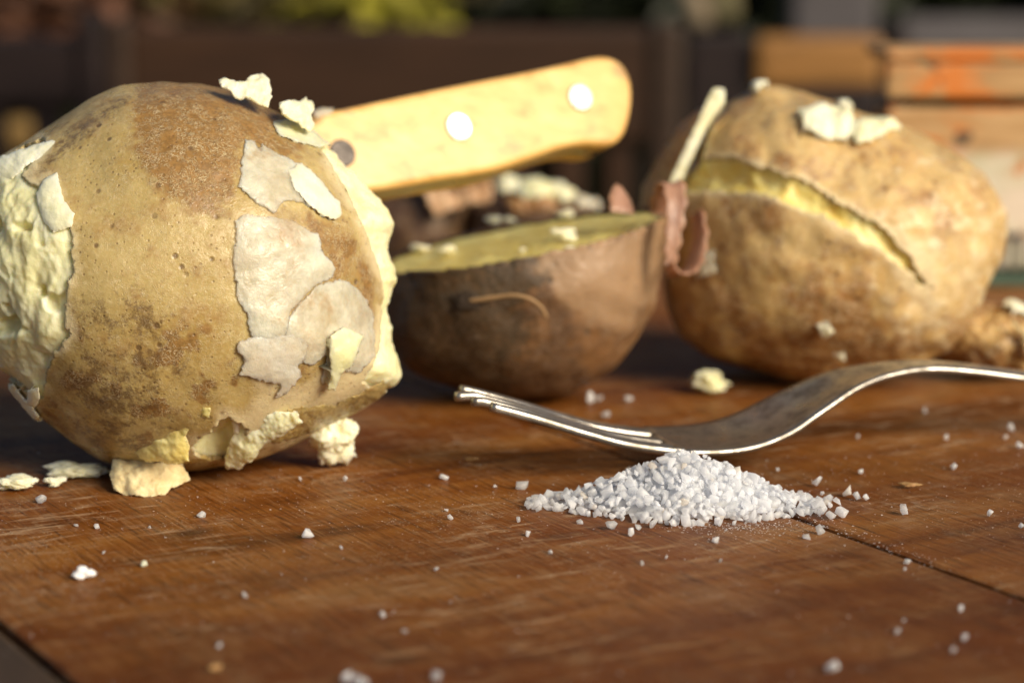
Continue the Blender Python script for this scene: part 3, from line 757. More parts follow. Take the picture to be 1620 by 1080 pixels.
ribbon("peel_curl", [(1060, 414), (1067, 430), (1083, 429), (1096, 406), (1104, 372), (1100, 336)], [Yr - .012, Yr - .012, Yr - .011, Yr - .009, Yr - .007, Yr - .005], .0062, PEEL_PINK, skin2, wdir=(.45, -.85, .25), taper=(.5, 1.1, .7), thick=.0005)

# ------------------------------------------------------------------ split potato on the right
SIL3 = [(1046, 400), (1040, 330), (1060, 270), (1105, 200), (1150, 165), (1200, 141), (1270, 150), (1330, 174), (1400, 196), (1470, 230), (1545, 275), (1582, 335), (1583, 395),
        (1562, 450), (1535, 500), (1500, 548), (1440, 578), (1370, 592), (1290, 597), (1200, 592), (1120, 568), (1072, 520), (1052, 465)]
B3 = Body((1310, 385), SIL3, .034, 9, .0024, 58, 3.0, .52)
print("split potato Y", B3.Y, "k", B3.k)
split = thing("boiled_potato", "golden brown boiled potato with a split skin, behind the fork's neck", "potato", (B3.C[0], B3.C[1], 0))
CRACK = [(1050, 310), (1072, 250), (1108, 190), (1142, 172), (1126, 225), (1124, 256), (1180, 265), (1262, 288), (1330, 328), (1386, 360), (1422, 396), (1458, 442), (1443, 443), (1395, 397), (1330, 365), (1300, 346), (1226, 316), (1150, 312), (1090, 312), (1060, 330)]
def rough3(L, px, py, d):
    c = np.where(d[:, 1] < .2, np.clip(-poly_sd(CRACK, px, py) / 14., 0, 1), 0)
    return -c * (.0010 + .0022 * fbm2(px, py, 1 / 34., 4, 61))
flesh_core(B3, 7, "flesh", split, FL_GOLD, rough3)
def tint3(L, px, py, d, sd):
    w = fbm2(px, py, 1 / 60., 4, 62); w2 = fbm2(px, py, 1 / 22., 3, 63); A = np.zeros((len(px), 3))
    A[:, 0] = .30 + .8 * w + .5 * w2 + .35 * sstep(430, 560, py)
    A[:, 0] += .5 * sstep(40, -30, poly_sd([(1280, 440), (1360, 450), (1370, 520), (1290, 530)], px, py) + 25 * w)
    A[:, 2] = .16 + 1.0 * np.maximum(w2, 0) * sstep(1150, 1450, px) + .75 * np.exp(np.minimum(sd, 0) / 8.)
    A[:, 2] += .35 * sstep(60, -40, poly_sd([(1400, 380), (1560, 340), (1560, 470), (1450, 530)], px, py) + 40 * w)
    A[:, 1] = .25 * sstep(.1, .5, w2)
    return np.clip(A, 0, 1)
skin3 = shell(B3, 8, [(CRACK, False)], "skin", split, SK_RIGHT, tint3, jag=9, curl=.0003, wall=.0011)
YS = B3.Y
sheet("split_edge", [(1050, 318), (1062, 286), (1090, 228), (1118, 166), (1130, 144), (1146, 144), (1146, 162), (1120, 196), (1100, 236), (1078, 286), (1064, 322)],
      depth_fit([(1052, 318, YS - .012), (1100, 225, YS - .010), (1140, 148, YS - .006), (1062, 322, YS - .0125)]), FL_WHITE, skin3, thick=.0030, seed=170, jag=2.5, thin=False, flat=True)
sheet("split_piece", [(1010, 345), (1018, 296), (1042, 244), (1078, 196), (1110, 172), (1124, 172), (1096, 232), (1068, 290), (1054, 345)],
      depth_fit([(1010, 345, YS + .006), (1042, 244, YS + .004), (1110, 172, YS - .002), (1054, 345, YS - .008), (1096, 232, YS - .007)]), SK_RIGHT, skin3, thick=.0022, seed=168, jag=2, tint=lambda x, y, q: np.tile((.55, .2, .1), (len(x), 1)), flat=True)
for k, q in enumerate(([(1262, 200), (1290, 190), (1330, 196), (1345, 215), (1330, 236), (1296, 236), (1270, 222)], [(1330, 226), (1360, 208), (1400, 204), (1410, 216), (1390, 232), (1350, 244)], [(1186, 146), (1205, 140), (1215, 150), (1200, 160)], [(1118, 404), (1140, 400), (1150, 432), (1124, 440)], [(1294, 500), (1312, 496), (1324, 508), (1304, 518)], [(1322, 542), (1336, 538), (1338, 552), (1326, 556)], [(1312, 178), (1330, 172), (1338, 190), (1320, 192)])):
    sheet("flesh_smear", q, B3.front, (FL_WHITE, FL_WHITE, FL_WHITE, PEEL, FL_WHITE, FL_WHITE, FL_WHITE)[k], skin3, thick=.003 if k < 2 else .0016, lift=.0016, seed=174 + 4 * k, jag=4, wob=.0012)

# heap of peel right of it
SIL4 = [(1478, 520), (1500, 494), (1540, 496), (1580, 486), (1625, 500), (1680, 515), (1690, 560), (1640, 585), (1580, 590), (1520, 588), (1484, 566)]
B4 = Body((1580, 540), SIL4, .014, 14, .003, 90, 2.0, .5)
heap = thing("peel_heap", "crumpled brown peel lying against the split potato at the right edge", "potato peel", (B4.C[0], B4.C[1], 0))
d, T = ico(6); L = B4.local(d); V = B4.world(L)
w = fbm(L, 130, 4, 66); V += normals(V, T) * (.0028 * w)[:, None]
A = np.clip(np.stack([.5 + 1.4 * w, .3 + .8 * fbm(L, 300, 3, 67), -.1 - w], 1), 0, 1)
mesh_ob("peel", V, T, SK_RIGHT, heap, attr=A)
for k, q in enumerate(([(1488, 492), (1520, 484), (1534, 496), (1520, 510), (1496, 506)], [(1580, 492), (1600, 480), (1640, 488), (1660, 512), (1630, 510)], [(1600, 520), (1640, 530), (1636, 560), (1612, 556)])):
    sheet("flesh_edge", q, B4.front, (FL_WHITE, FL_WHITE, PEEL_DRY)[k], heap, thick=.0025, lift=.002, seed=210 + 4 * k, jag=4, wob=.0015)

# ------------------------------------------------------------------ pieces at the back, under the knife
SIL5 = [(560, 340), (585, 300), (630, 276), (690, 268), (740, 285), (752, 330), (748, 400), (720, 460), (660, 480), (600, 470), (565, 420)]
B5 = Body((655, 375), SIL5, .02, 21, .0016, 60, 3, .56)
print("back piece Y", B5.Y)
bk = thing("potato_piece", "dark brown potato piece with strips of peel, under the knife handle", "potato", (B5.C[0], B5.C[1], 0))
o = shell(B5, 6, [], "skin", bk, SK_BACK, lambda L, px, py, d, sd: np.clip(np.stack([.4 + fbm(L, 80, 3, 70), .3 + fbm(L, 120, 3, 71), -.2 + fbm(L, 90, 3, 72)], 1), 0, 1))
mesh_ob("flesh", B5.surf(ico(5)[0]) * .999 + B5.C * .001, ico(5)[1], FL_WET, bk)
for k, (pts, w) in enumerate(([[(668, 268), (682, 292), (692, 320), (700, 338)], .005], [[(704, 284), (716, 306), (722, 330)], .006], [[(720, 270), (732, 284), (736, 296)], .006], [[(752, 276), (758, 300), (760, 322)], .007], [[(742, 262), (764, 272), (770, 285)], .006])):
    y = B5.Y - .021
    ribbon("peel_strip", pts, [y + .004 - .002 * i for i in range(len(pts))], w, mat_peel("strip%d" % k, (.58, .36, .20, 1), (.45, .26, .13, 1), (.3, .15, .07, 1)), bk, wdir=(1, 0, 0), n=16)
SIL6 = [(742, 380), (745, 330), (780, 296), (840, 290), (900, 306), (945, 330), (975, 365), (985, 420), (950, 470), (860, 486), (780, 470), (748, 430)]
B6 = Body((860, 388), SIL6, .02, 23, .0014, 60, 3, .55)
print("back half Y", B6.Y)
b6 = thing("halved_potato", "small blurred potato half with crumbled pale top, behind the dusky half", "potato", (B6.C[0], B6.C[1], 0))
shell(B6, 6, [], "skin", b6, SK_BACK, lambda L, px, py, d, sd: np.clip(np.stack([.4 + fbm(L, 80, 3, 73), .2 + fbm(L, 120, 3, 74), .1 + fbm(L, 90, 3, 75)], 1), 0, 1))
for k, q in enumerate(([(782, 292), (800, 284), (824, 294), (826, 312), (796, 314)], [(822, 300), (850, 292), (874, 300), (872, 322), (830, 326)], [(864, 298), (886, 298), (904, 318), (890, 330), (868, 318)], [(800, 322), (870, 318), (880, 336), (810, 342)], [(900, 316), (936, 326), (940, 338), (906, 336)])):
    sheet("crumbled_flesh", q, B6.front, (FL_WHITE, FL_PALE, FL_WHITE, PEEL_TAN, PEEL)[k], b6, thick=.004, lift=.0015, seed=240 + 4 * k, jag=5, wob=.0015)

# ------------------------------------------------------------------ knife with a wooden handle, stuck into the big potato
def mat_handle():
    M = Mat("pale_handle_wood"); co = M.mapping((14, 90, 90), (0, R_(12), 0)); n = M.noise(3, 5, .6, .3, co); n2 = M.noise(60, 3)
    c = M.ramp(n, (.3, (.52, .27, .07, 1)), (.46, (.70, .42, .13, 1)), (.7, (.78, .52, .19, 1)))
    c = M.mix(M.rng(M.noise(2, 3, .5, .2, M.mapping((10, 70, 70), (0, R_(12), 0))), .60, .72, 0, .65), c, (.30, .17, .075, 1))
    M.set(Base_Color=c, Roughness=.36, Normal=M.bump(n, .2, .0004), Coat_Weight=.25, Coat_Roughness=.3); return M.m
M_HANDLE = mat_handle()
M_RIVET = mat_plain("polished_rivet", (.92, .90, .86, 1), .30, 1., var=.05, bump=.05)
M_STEEL = mat_plain("knife_steel", (.55, .54, .52, 1), .3, 1., var=.2, bump=.05)
KO, KE = .452, .492
kY = lambda x, y=245.: 1 / (1 / KO + (x - 490.) / 510. * (1 / KE - 1 / KO) + (y - 245.) * 2.6e-4)   # a plane: 1/depth is linear in the picture
kp = lambda x, y: at_depth(x, y, kY(x, y))
kd = kp(1000., 150.) - kp(490., 245.); kd /= np.linalg.norm(kd)
ku = kp(700., 100.) - kp(700., 200.); kn = np.cross(kd, ku); kn /= np.linalg.norm(kn)
if kn[1] < 0: kn = -kn                                             # away from the camera
base_k = kp(740, 270)
knife = thing("kitchen_knife", "kitchen knife with riveted pale wooden handle, stuck in the big potato", "knife", base_k)
HAND = [(430, 205), (490, 182), (560, 168), (640, 151), (740, 131), (840, 112), (900, 99), (940, 90), (965, 90), (985, 101), (997, 122), (1001, 152), (997, 186), (988, 212), (974, 226),
        (955, 229), (930, 227), (895, 232), (850, 247), (800, 264), (760, 273), (700, 282), (640, 293), (590, 301), (540, 303), (480, 298), (430, 296)]
def slab(poly, f0, f1, bev, name, mat, parent):
    bm = bmesh.new(); q = smooth_path(np.array([kp(x, y) for x, y in poly] + [kp(*poly[0])]), 90)[:-1]
    a = [bm.verts.new(p + kn * f0) for p in q]; b = [bm.verts.new(p + kn * f1) for p in q]; n = len(q)
    bm.faces.new(a); bm.faces.new(b[::-1])
    for i in range(n): bm.faces.new((a[i], b[i], b[(i + 1) % n], a[(i + 1) % n]))
    bmesh.ops.recalc_face_normals(bm, faces=bm.faces[:])
    if bev:
        e = [e for e in bm.edges if abs(sum(f.calc_area() for f in e.link_faces)) and any(len(f.verts) > 10 for f in e.link_faces)]
        bmesh.ops.bevel(bm, geom=e, offset=bev, segments=4, profile=.55, affect='EDGES', clamp_overlap=True)
    V = np.array([v.co[:] for v in bm.verts]); bm.verts.index_update(); Fc = [[v.index for v in f.verts] for f in bm.faces]; bm.free()
    return mesh_ob(name, V, Fc, mat, parent)
hs = slab(HAND, 0, .0058, .0014, "handle_scale", M_HANDLE, knife)
slab(HAND, .0078, .0136, .0014, "handle_scale", M_HANDLE, knife)
slab(HAND, .0059, .0077, 0, "tang", M_STEEL, knife)
slab([(60, 300), (120, 286), (250, 255), (440, 214), (446, 290), (330, 312), (180, 330), (90, 322)], .0061, .0075, 0, "blade", M_STEEL, knife)
for (x, y) in ((725, 201), (917, 155), (541, 243)):
    c = kp(x, y); V = []; n = 28; r = .0029
    for (rr, h) in ((r, .0004), (r, -.0003), (r * .9, -.00055)):
        for k in range(n):
            w = 2 * math.pi * k / n; V.append(c + kn * h + rr * (kd * math.cos(w) + np.cross(kd, kn) * math.sin(w)))
    Fc = [(i * n + k, i * n + (k + 1) % n, (i + 1) * n + (k + 1) % n, (i + 1) * n + k) for i in range(2) for k in range(n)] + [tuple(range(2 * n, 3 * n))]
    o = mesh_ob("rivet", V, Fc, M_RIVET if x > 600 else mat_plain("shaded_rivet", (.10, .085, .075, 1), .5, .7, bump=.4, scale=300), knife, smooth=False)  # left rivet's shade and dark reflection are put into its colour
    if x < 600: o["label"] = "rivet with shade painted into its dark colour"

# ------------------------------------------------------------------ old wooden box at the right edge
def mat_crate(name, paint):
    M = Mat(name); co = M.mapping((6, 6, 46)); n = M.noise(6, 5, .6, .4, co); n2 = M.noise(42, 5, .65); n3 = M.noise(75, 3, .6)
    c = M.ramp(n, (.3, (.28, .145, .050, 1)), (.5, (.42, .245, .095, 1)), (.7, (.56, .37, .18, 1)))
    c = M.mix(M.rng(M.noise(30, 5, .7, .5, M.mapping((1, 1, 2.2))), .50, .58, 0, .95), c, (.56, .16, .015, 1))
    c = M.mix(M.rng(n3, .66, .70, 0, .9), c, (.03, .022, .015, 1))
    if paint:
        z = M.N.new("ShaderNodeSeparateXYZ"); M.L.new(M.co, z.inputs[0])
        m = M.math('MULTIPLY', M.rng(z.outputs[2], .040, .034), M.rng(M.noise(120, 5, .7), .30, .46))
        c = M.mix(M.math('MULTIPLY', m, .85), c, M.mix(M.rng(n2, .4, .6), (.66, .60, .48, 1), (.50, .50, .34, 1)))
    M.set(Base_Color=c, Roughness=.62, Normal=M.bump(n, .5, .0008)); return M.m
M_LID, M_BODY = mat_crate("rusty_lid_wood", False), mat_crate("painted_box_wood", True)
YB = .635
bo = at_depth(1405, 60, YB); bx0 = bo[0]; zt = bo[2]; zs = lambda py: at_depth(1405, py, YB)[2]
crate = thing("wooden_box", "old wooden box with rust stained lid and worn print, right edge", "box", (bx0 + .07, YB, 0))
for (a, b, y0, nm, m) in ((80, 97, .002, "lid_board", M_LID), (101, 156, .0, "lid_rim", M_LID), (170, 428, .003, "front_board", M_BODY)):
    V, T = box_mesh(bx0 + (.001 if nm == "front_board" else 0), bx0 + .150, YB + y0, YB + (.040 if nm == "lid_board" else .010), max(zs(b), .001), zs(a) if a > 60 else zt, .0012)
    mesh_ob(nm, V, T, m, crate, smooth=False)
V, T = box_mesh(bx0 + .001, bx0 + .009, YB + .0135, YB + .029, zs(428), zs(170), .001); mesh_ob("side_board", V, T, M_BODY, crate, smooth=False)
V, T = box_mesh(bx0 + .009, bx0 + .146, YB + .012, YB + .029, zs(168) - .004, zs(160) + .003, .001); mesh_ob("gap_shade_frame", V, T, mat_plain("box_shadow_gap", (.012, .007, .004, 1), .8), crate, smooth=False)  # near-black colour paints the shade in the gap below the lid
V, T = box_mesh(bx0 + .003, bx0 + .148, YB + .03, YB + .0395, zs(428), zs(172), .001); mesh_ob("back_board", V, T, M_BODY, crate, smooth=False)
V, T = box_mesh(bx0 - .004, bx0 + .154, YB - .004, YB + .042, .0002, max(zs(458), .003), .001)
o = mesh_ob("base_board", V, T, mat_plain("green_paint", (.07, .12, .075, 1), .6, var=.5, scale=120), crate, smooth=False); o["label"] = "green painted base board"
for x in (.012, .135):
    V, T = box_mesh(bx0 + x, bx0 + x + .012, YB + .005, YB + .036, max(zs(458), .003) + .0002, zs(428) - .0002, .0008); mesh_ob("foot", V, T, mat_plain("box_foot", (.02, .014, .01, 1), .8), crate, smooth=False)
cu = bpy.data.curves.new("print", 'FONT'); cu.body = "m"; cu.size = 1; cu.extrude = .004
to = bpy.data.objects.new("tmp_text", cu); COL.objects.link(to)
bpy.context.view_layer.update()
tm = bpy.data.meshes.new_from_object(to.evaluated_get(bpy.context.evaluated_depsgraph_get())); bpy.data.objects.remove(to)
tv = np.array([v.co[:] for v in tm.vertices]); tf = [list(p.vertices) for p in tm.polygons]; bpy.data.meshes.remove(tm)
tv -= tv.min(0); s = np.array([1 / tv[:, 0].max(), 1 / tv[:, 1].max()])
p0, p1 = at_depth(1578, 428, YB), at_depth(1626, 368, YB)
V = np.stack([p0[0] + tv[:, 0] * s[0] * (p1[0] - p0[0]), np.full(len(tv), YB + .0028) - tv[:, 2] * .05, p0[2] + tv[:, 1] * s[1] * (p1[2] - p0[2])], 1)
mesh_ob("printed_letter", V, tf, mat_plain("print_ink", (.07, .055, .06, 1), .7, var=.5, scale=300), crate, smooth=False)

# ------------------------------------------------------------------ fork
def mat_fork():
    M = Mat("worn_fork_metal"); n = M.noise(240, 5, .65); n2 = M.noise(900, 3)
    c = M.mix(M.rng(n, .40, .66), (.44, .41, .36, 1), (.24, .21, .17, 1))  # worn metal, darkened further to paint in reflections of dark surroundings
    c = M.mix(M.rng(n2, .62, .72, 0, .6), c, (.13, .095, .06, 1))
    M.set(Base_Color=c, Metallic=.92, Roughness=M.rng(n, .3, .7, .26, .46), Normal=M.bump(n2, .25, .00012)); return M.m
M_FORK = mat_fork()
FA = np.array([.95, .31, 0]); FA /= np.linalg.norm(FA); FLt = np.array([-FA[1], FA[0], 0])
FO = on_z(1100, 733)
def fw(s): return np.interp(s, [-.05, -.035, .004, .016, .026, .036, .046, .07, .12, .15], [.0103, .0108, .0112, .0105, .0082, .0056, .0040, .0042, .0070, .0075])
near = [(785, 640), (850, 657), (940, 683), (1010, 700), (1100, 709), (1180, 704), (1240, 684), (1300, 645), (1360, 606), (1420, 585), (1480, 578), (1550, 583), (1620, 592)]
S_, Z_ = [], []
for (x, y) in near:
    d = rays(x, y); s = 0.
    for _ in range(6):
        q = FO - FLt * fw(s)                                       # vertical plane of the near edge
        t = ((q - CAM) @ FLt) / (d @ FLt); p = CAM + d * t; s = float((p - FO) @ FA)
    S_.append(s); Z_.append(p[2])
zmin = min(Z_)
S_ += [S_[-1] + .03, S_[-1] + .06]; Z_ += [Z_[-1] * .62, .004]
pth = smooth_path(np.stack([S_, Z_, np.zeros(len(S_))], 1), 160)
fz = lambda s: np.interp(s, pth[:, 0], pth[:, 1])
dip = lambda s: np.interp(s, [-.05, -.03, -.006, .012, .03, .05, .2], [0, .0002, .0011, .0014, .0008, .0, .0])
TH = .0017
fork = thing("fork", "tarnished metal fork lying behind the salt, tines to the left", "fork", FO)
def strip(name, s0, s1, l0, l1, ns, nl, tip=0., fullw=False):
    V = []; ss = np.linspace(s0, s1, ns)
    for side in (0, 1):
        for s in ss:
            for j in range(nl):
                u = j / (nl - 1); w = fw(s)
                if fullw: l = (u * 2 - 1) * w
                else:
                    tw = 1 - tip * np.clip((s0 + .016 - s) / .016, 0, 1); m = (l0 + l1) / 2; l = m + (u - .5) * (l1 - l0) * tw
                e = abs(u * 2 - 1); rnd = .00042 * e ** 6
                ds = (fz(s + 1e-3) - fz(s - 1e-3)) / 2e-3; nrm = np.array([-ds * FA[0], -ds * FA[1], 1]); nrm /= np.linalg.norm(nrm)
                z = fz(s) - dip(s) * (1 - (l / w) ** 2)
                V.append(FO + FA * s + FLt * l + (0, 0, z) - nrm * (rnd if side == 0 else TH - rnd))
    q = ns * nl; Fc = []
    for i in range(ns - 1):
        for j in range(nl - 1):
            a = i * nl + j; Fc += [(a, a + nl, a + nl + 1, a + 1), (a + q, a + 1 + q, a + nl + 1 + q, a + nl + q)]
        a, b = i * nl, i * nl + nl - 1
        Fc += [(a, a + q, a + nl + q, a + nl), (b, b + nl, b + nl + q, b + q)]
    for j in range(nl - 1):
        a, b = j, (ns - 1) * nl + j; Fc += [(a, a + 1, a + 1 + q, a + q), (b, b + q, b + 1 + q, b + 1)]
    V = np.array(V)
    o = mesh_ob(name, V, Fc, M_FORK, fork)
    for p in o.data.polygons: p.use_smooth = True
    return o
strip("handle", -.006, S_[-1], 0, 0, 150, 15, fullw=True)
wr = .0098; tw, gap = .0034, (2 * wr - 4 * .0034) / 3
for k in range(4):
    l0 = -wr + k * (tw + gap); s0 = S_[0] - (0, .002, .0035, .001)[k]
    strip("tine", s0, -.0058, l0, l0 + tw, 46, 7, tip=.45)

# ------------------------------------------------------------------ salt
def mat_salt(name="sea_salt", tmin=0., tmax=.4, trl=.38):
    M = Mat(name); r = M.rand(); n = M.noise(900, 3)
    col = M.mix(M.rng(r, .0, .05), (.90, .84, .76, 1), (.97, .98, 1.0, 1))
    M.set(Base_Color=col, Roughness=M.rng(n, .3, .7, .12, .32), Transmission_Weight=M.rng(r, .15, .9, tmin, tmax), IOR=1.5,
          Subsurface_Weight=.8, Subsurface_Radius=(.003, .003, .0034), Subsurface_Scale=1., Normal=M.bump(n, .25, .0002))
    tr = M.N.new("ShaderNodeBsdfTranslucent"); M.L.new(col, tr.inputs[0])
    mx = M.N.new("ShaderNodeMixShader"); mx.inputs[0].default_value = trl * 1.25
    out = M.N["Material Output"]; M.L.new(M.b.outputs[0], mx.inputs[1]); M.L.new(tr.outputs[0], mx.inputs[2]); M.L.new(mx.outputs[0], out.inputs[0])
    return M.m
M_SALT = mat_salt("sea_salt", .0, .35, .46)
M_CLEAR = mat_salt("clear_salt", .10, .55, .34)
def crystal(seed):
    """irregular worn salt crystal, a convex lump of about 40 faces"""
    r = np.random.RandomState(seed); bm = bmesh.new()
    a = np.array([1.1, r.uniform(.6, 1), r.uniform(.5, .9)]); e = r.uniform(.35, .75)
    for k in range(13):
        d = r.normal(size=3); d /= np.linalg.norm(d)
        d = np.sign(d) * np.abs(d) ** e; d /= np.linalg.norm(d) ** .8
        bm.verts.new(d * .54 * a * r.uniform(.86, 1.08))
    res = bmesh.ops.convex_hull(bm, input=bm.verts[:])
    bmesh.ops.delete(bm, geom=[g for g in res["geom_interior"] if isinstance(g, bmesh.types.BMVert)], context='VERTS')
    bmesh.ops.triangulate(bm, faces=bm.faces[:])
    m = bpy.data.meshes.new("salt_crystal"); bm.to_mesh(m); bm.free(); m.materials.append(M_SALT)
    if seed % 3 == 0: m.polygons.foreach_set("use_smooth", np.ones(len(m.polygons), bool))
    v = np.array([v.co[:] for v in m.vertices]); f = np.array([p.vertices[:] for p in m.polygons])
    return m, v, f
CRY = [crystal(300 + k) for k in range(16)]
CLEAR = []
for m, v, f in CRY:
    m2 = m.copy(); m2.materials[0] = M_CLEAR; CLEAR.append(m2)
rs = np.random.RandomState(77)
PC = np.array([on_z(1070, 798)[0], .3815, 0])
def pile_h(x, y):
    """height of the heap over the table, x to the right and y away from its middle"""
    X = np.array([-27, -23, -18, -12, -6, -1.5, 1, 4.5, 10, 15.5, 20, 25, 29]) * 1e-3
    Hx = np.array([0, 1.2, 2.9, 5.0, 7.2, 9.4, 9.8, 9.2, 7.0, 4.4, 2.2, .8, 0]) * 1e-3
    W = np.array([2, 4, 7, 10, 12.5, 14, 14.5, 14.5, 13.5, 11, 8, 5, 2]) * 1e-3
    h, w = np.interp(x, X, Hx), np.interp(x, X, W)
    b = 1 + .30 * np.sin(x * 900 + 1.3) * np.sin(y * 700 + .4) + .18 * np.sin(x * 1900 - y * 1500)
    return h * np.clip(1 - np.abs(y / w) ** 1.35, 0, 1) * np.clip(b, .72, 1.0)
heap = thing("salt_heap", "small heap of coarse white salt in front of the fork", "salt", PC)
pts = []
for layer in range(4):
    for _ in range(3000):
        x, y = rs.uniform(-.028, .030), rs.uniform(-.0155, .0155); h = pile_h(x, y)
        if h <= 0.0002: continue
        s = rs.choice([.0011, .0017, .0023, .0030, .0036], p=[.28, .34, .25, .11, .02])
        z = h - .0012 * layer - s * .25
        if z < s * .3: z = s * .3
        if layer and z <= s * .31: continue
        pts.append((x, y, z, s, layer))
# thin crowded spots so that grains sit side by side
pts = sorted(pts, key=lambda p: p[4] * 10 + rs.rand()); keep, cells = [], {}
for p in pts:
    ok = True; ci = tuple(int(math.floor(c / .003)) for c in p[:3])
    for dx in (-1, 0, 1):
        for dy in (-1, 0, 1):
            for dz in (-1, 0, 1):
                for q in cells.get((ci[0] + dx, ci[1] + dy, ci[2] + dz), ()):
                    if (p[0] - q[0]) ** 2 + (p[1] - q[1]) ** 2 + (p[2] - q[2]) ** 2 < (.31 * (p[3] + q[3])) ** 2: ok = False; break
    if ok: keep.append(p); cells.setdefault(ci, []).append(p)
def rot_rand(): q = Quaternion(rs.normal(size=4)); q.normalize(); return q
keep.sort(key=lambda p: -(p[3] * (1.0 if p[4] == 0 else .4) * (1.3 if p[1] < .002 else .5)))
SV, SF, off = [], [], 0
for i, (x, y, z, s, l) in enumerate(keep):
    m, v, f = CRY[rs.randint(len(CRY))]; q = rot_rand()
    if i < 300:
        o = bpy.data.objects.new("salt_grain", m); COL.objects.link(o); o.parent = heap
        o.location = (x, y, z); o.rotation_mode = 'QUATERNION'; o.rotation_quaternion = q; o.scale = (s, s, s)
    else:
        Rm = np.array(q.to_matrix()); SV.append((v * s) @ Rm.T + (x, y, z) + PC); SF.append(f + off); off += len(v)
gx, gy = np.meshgrid(np.linspace(-.025, .027, 70), np.linspace(-.014, .014, 40)); hh = pile_h(gx.ravel(), gy.ravel())
zz = np.maximum(hh * .95 - .0013 + .0003 * fbm2(gx.ravel(), gy.ravel(), 900, 2, 91), .00002)
ii = np.arange(70 * 40).reshape(40, 70); Q = np.stack([ii[:-1, :-1], ii[:-1, 1:], ii[1:, 1:], ii[1:, :-1]], -1).reshape(-1, 4)
Q = Q[(hh[Q] > .0016).all(1)]
SV.append(np.stack([gx.ravel(), gy.ravel(), zz], 1) + PC); SF.append(np.concatenate([Q[:, [0, 1, 2]], Q[:, [0, 2, 3]]]) + off)     # fine salt core, added to whiten the gaps between grains
o = mesh_ob("salt_grains", np.concatenate(SV), np.concatenate(SF), M_SALT, heap, smooth=False); o["kind"] = "stuff"

# loose crystals: (px, py, size in photograph pixels)
ZONES = [("beside the salt heap's left end", [(836, 842, 16), (826, 765, 24), (848, 786, 20), (838, 800, 18), (862, 790, 20), (853, 804, 17), (820, 822, 11), (917, 824, 13), (872, 872, 11), (783, 768, 9)]),
         ("close in front of the salt heap", [(966, 830, 22), (998, 842, 16), (1010, 832, 16), (1035, 828, 20), (1132, 853, 15), (1064, 826, 18), (1016, 890, 9), (1054, 880, 8), (1140, 886, 8)]),
         ("beside the salt heap's right end", [(1292, 762, 20), (1340, 776, 22), (1356, 784, 17), (1370, 787, 14), (1332, 810, 24), (1314, 814, 18), (1297, 838, 20), (1276, 847, 18), (1244, 800, 22), (1272, 806, 22), (1298, 808, 20), (1430, 803, 26), (1290, 800, 16), (1310, 786, 9), (1300, 780, 9)]),
         ("near the plank joint at the right", [(1566, 811, 15), (1436, 886, 14), (1432, 900, 8), (1520, 962, 14), (1420, 998, 14), (1526, 1008, 14), (1430, 980, 9), (1616, 830, 14), (1508, 1026, 13)]),
         ("behind the fork on the bare table", [(958, 654, 20), (995, 629, 16), (934, 630, 20), (948, 628, 14), (992, 740, 14), (1356, 690, 12), (1362, 745, 12), (1508, 736, 16), (1464, 648, 12), (1600, 676, 16), (1614, 702, 16), (1590, 690, 10), (1498, 692, 12), (1230, 742, 9)]),
         ("scattered in front of the big potato", [(486, 842, 28), (319, 811, 18), (66, 788, 20), (120, 829, 9), (153, 832, 11), (237, 831, 9), (546, 758, 11), (475, 758, 9), (703, 752, 18), (388, 940, 13), (712, 818, 12), (706, 806, 9), (165, 873, 8), (605, 972, 12), (540, 866, 9)]),
         ("blurred near the bottom edge", [(1316, 1053, 28), (690, 1070, 20), (346, 1018, 15), (690, 900, 10), (640, 996, 11), (570, 1074, 30), (548, 1070, 24)])]
def drop(name, m, px, py, s, q=None):
    p = on_z(px, py); o = bpy.data.objects.new(name, m); COL.objects.link(o)
    o.rotation_mode = 'QUATERNION'; o.rotation_quaternion = q or rot_rand(); o.scale = (s, s, s)
    Rm = np.array(o.rotation_quaternion.to_matrix()); v = np.array([w.co[:] for w in m.vertices]) * s
    o.location = (p[0], p[1], -(v @ Rm.T)[:, 2].min() - .00005); return o
ORD = "first second third fourth fifth sixth seventh eighth ninth tenth eleventh twelfth thirteenth fourteenth fifteenth".split()
for zone, lst in ZONES:
    for i, (x, y, s) in enumerate(sorted(lst)):
        o = drop("salt_crystal", CLEAR[rs.randint(len(CRY))], x, y + s * .35, s * mm_px(x, y) * .9)
        tag(o, "loose salt crystal %s, %s from the left" % (zone, ORD[i]), "salt", "loose salt crystals " + zone)
# the odd cluster of white salt left of the middle
def crumb(label, px, py, w, seed, mat, flat=(1, .8, .7), z=None, cat="crumb", name="potato_crumb", lobes=5, level=5, Y=None, rough=.36):
    V, T = crumb_mesh(seed, level, lobes, .55, flat, rough)
    if Y is None: p = on_z(px, py); sc = mm_px(px, py)
    else: p = at_depth(px, py, Y); sc = Y / FPX
    e = V[:, 0].max() - V[:, 0].min(); s = w * sc / e
    return tag(mesh_ob(name, V * s + p, T, mat, base=p), label, cat)
M_CLUST = mat_plain("salt_clump", (.90, .89, .88, 1), .35, var=.08, scale=500, bump=.6)
crumb("white knobbly salt clump at left, nearer than the big potato", 130, 916, 40, 401, M_CLUST, (1, .7, .55), name="salt_clump", cat="salt")
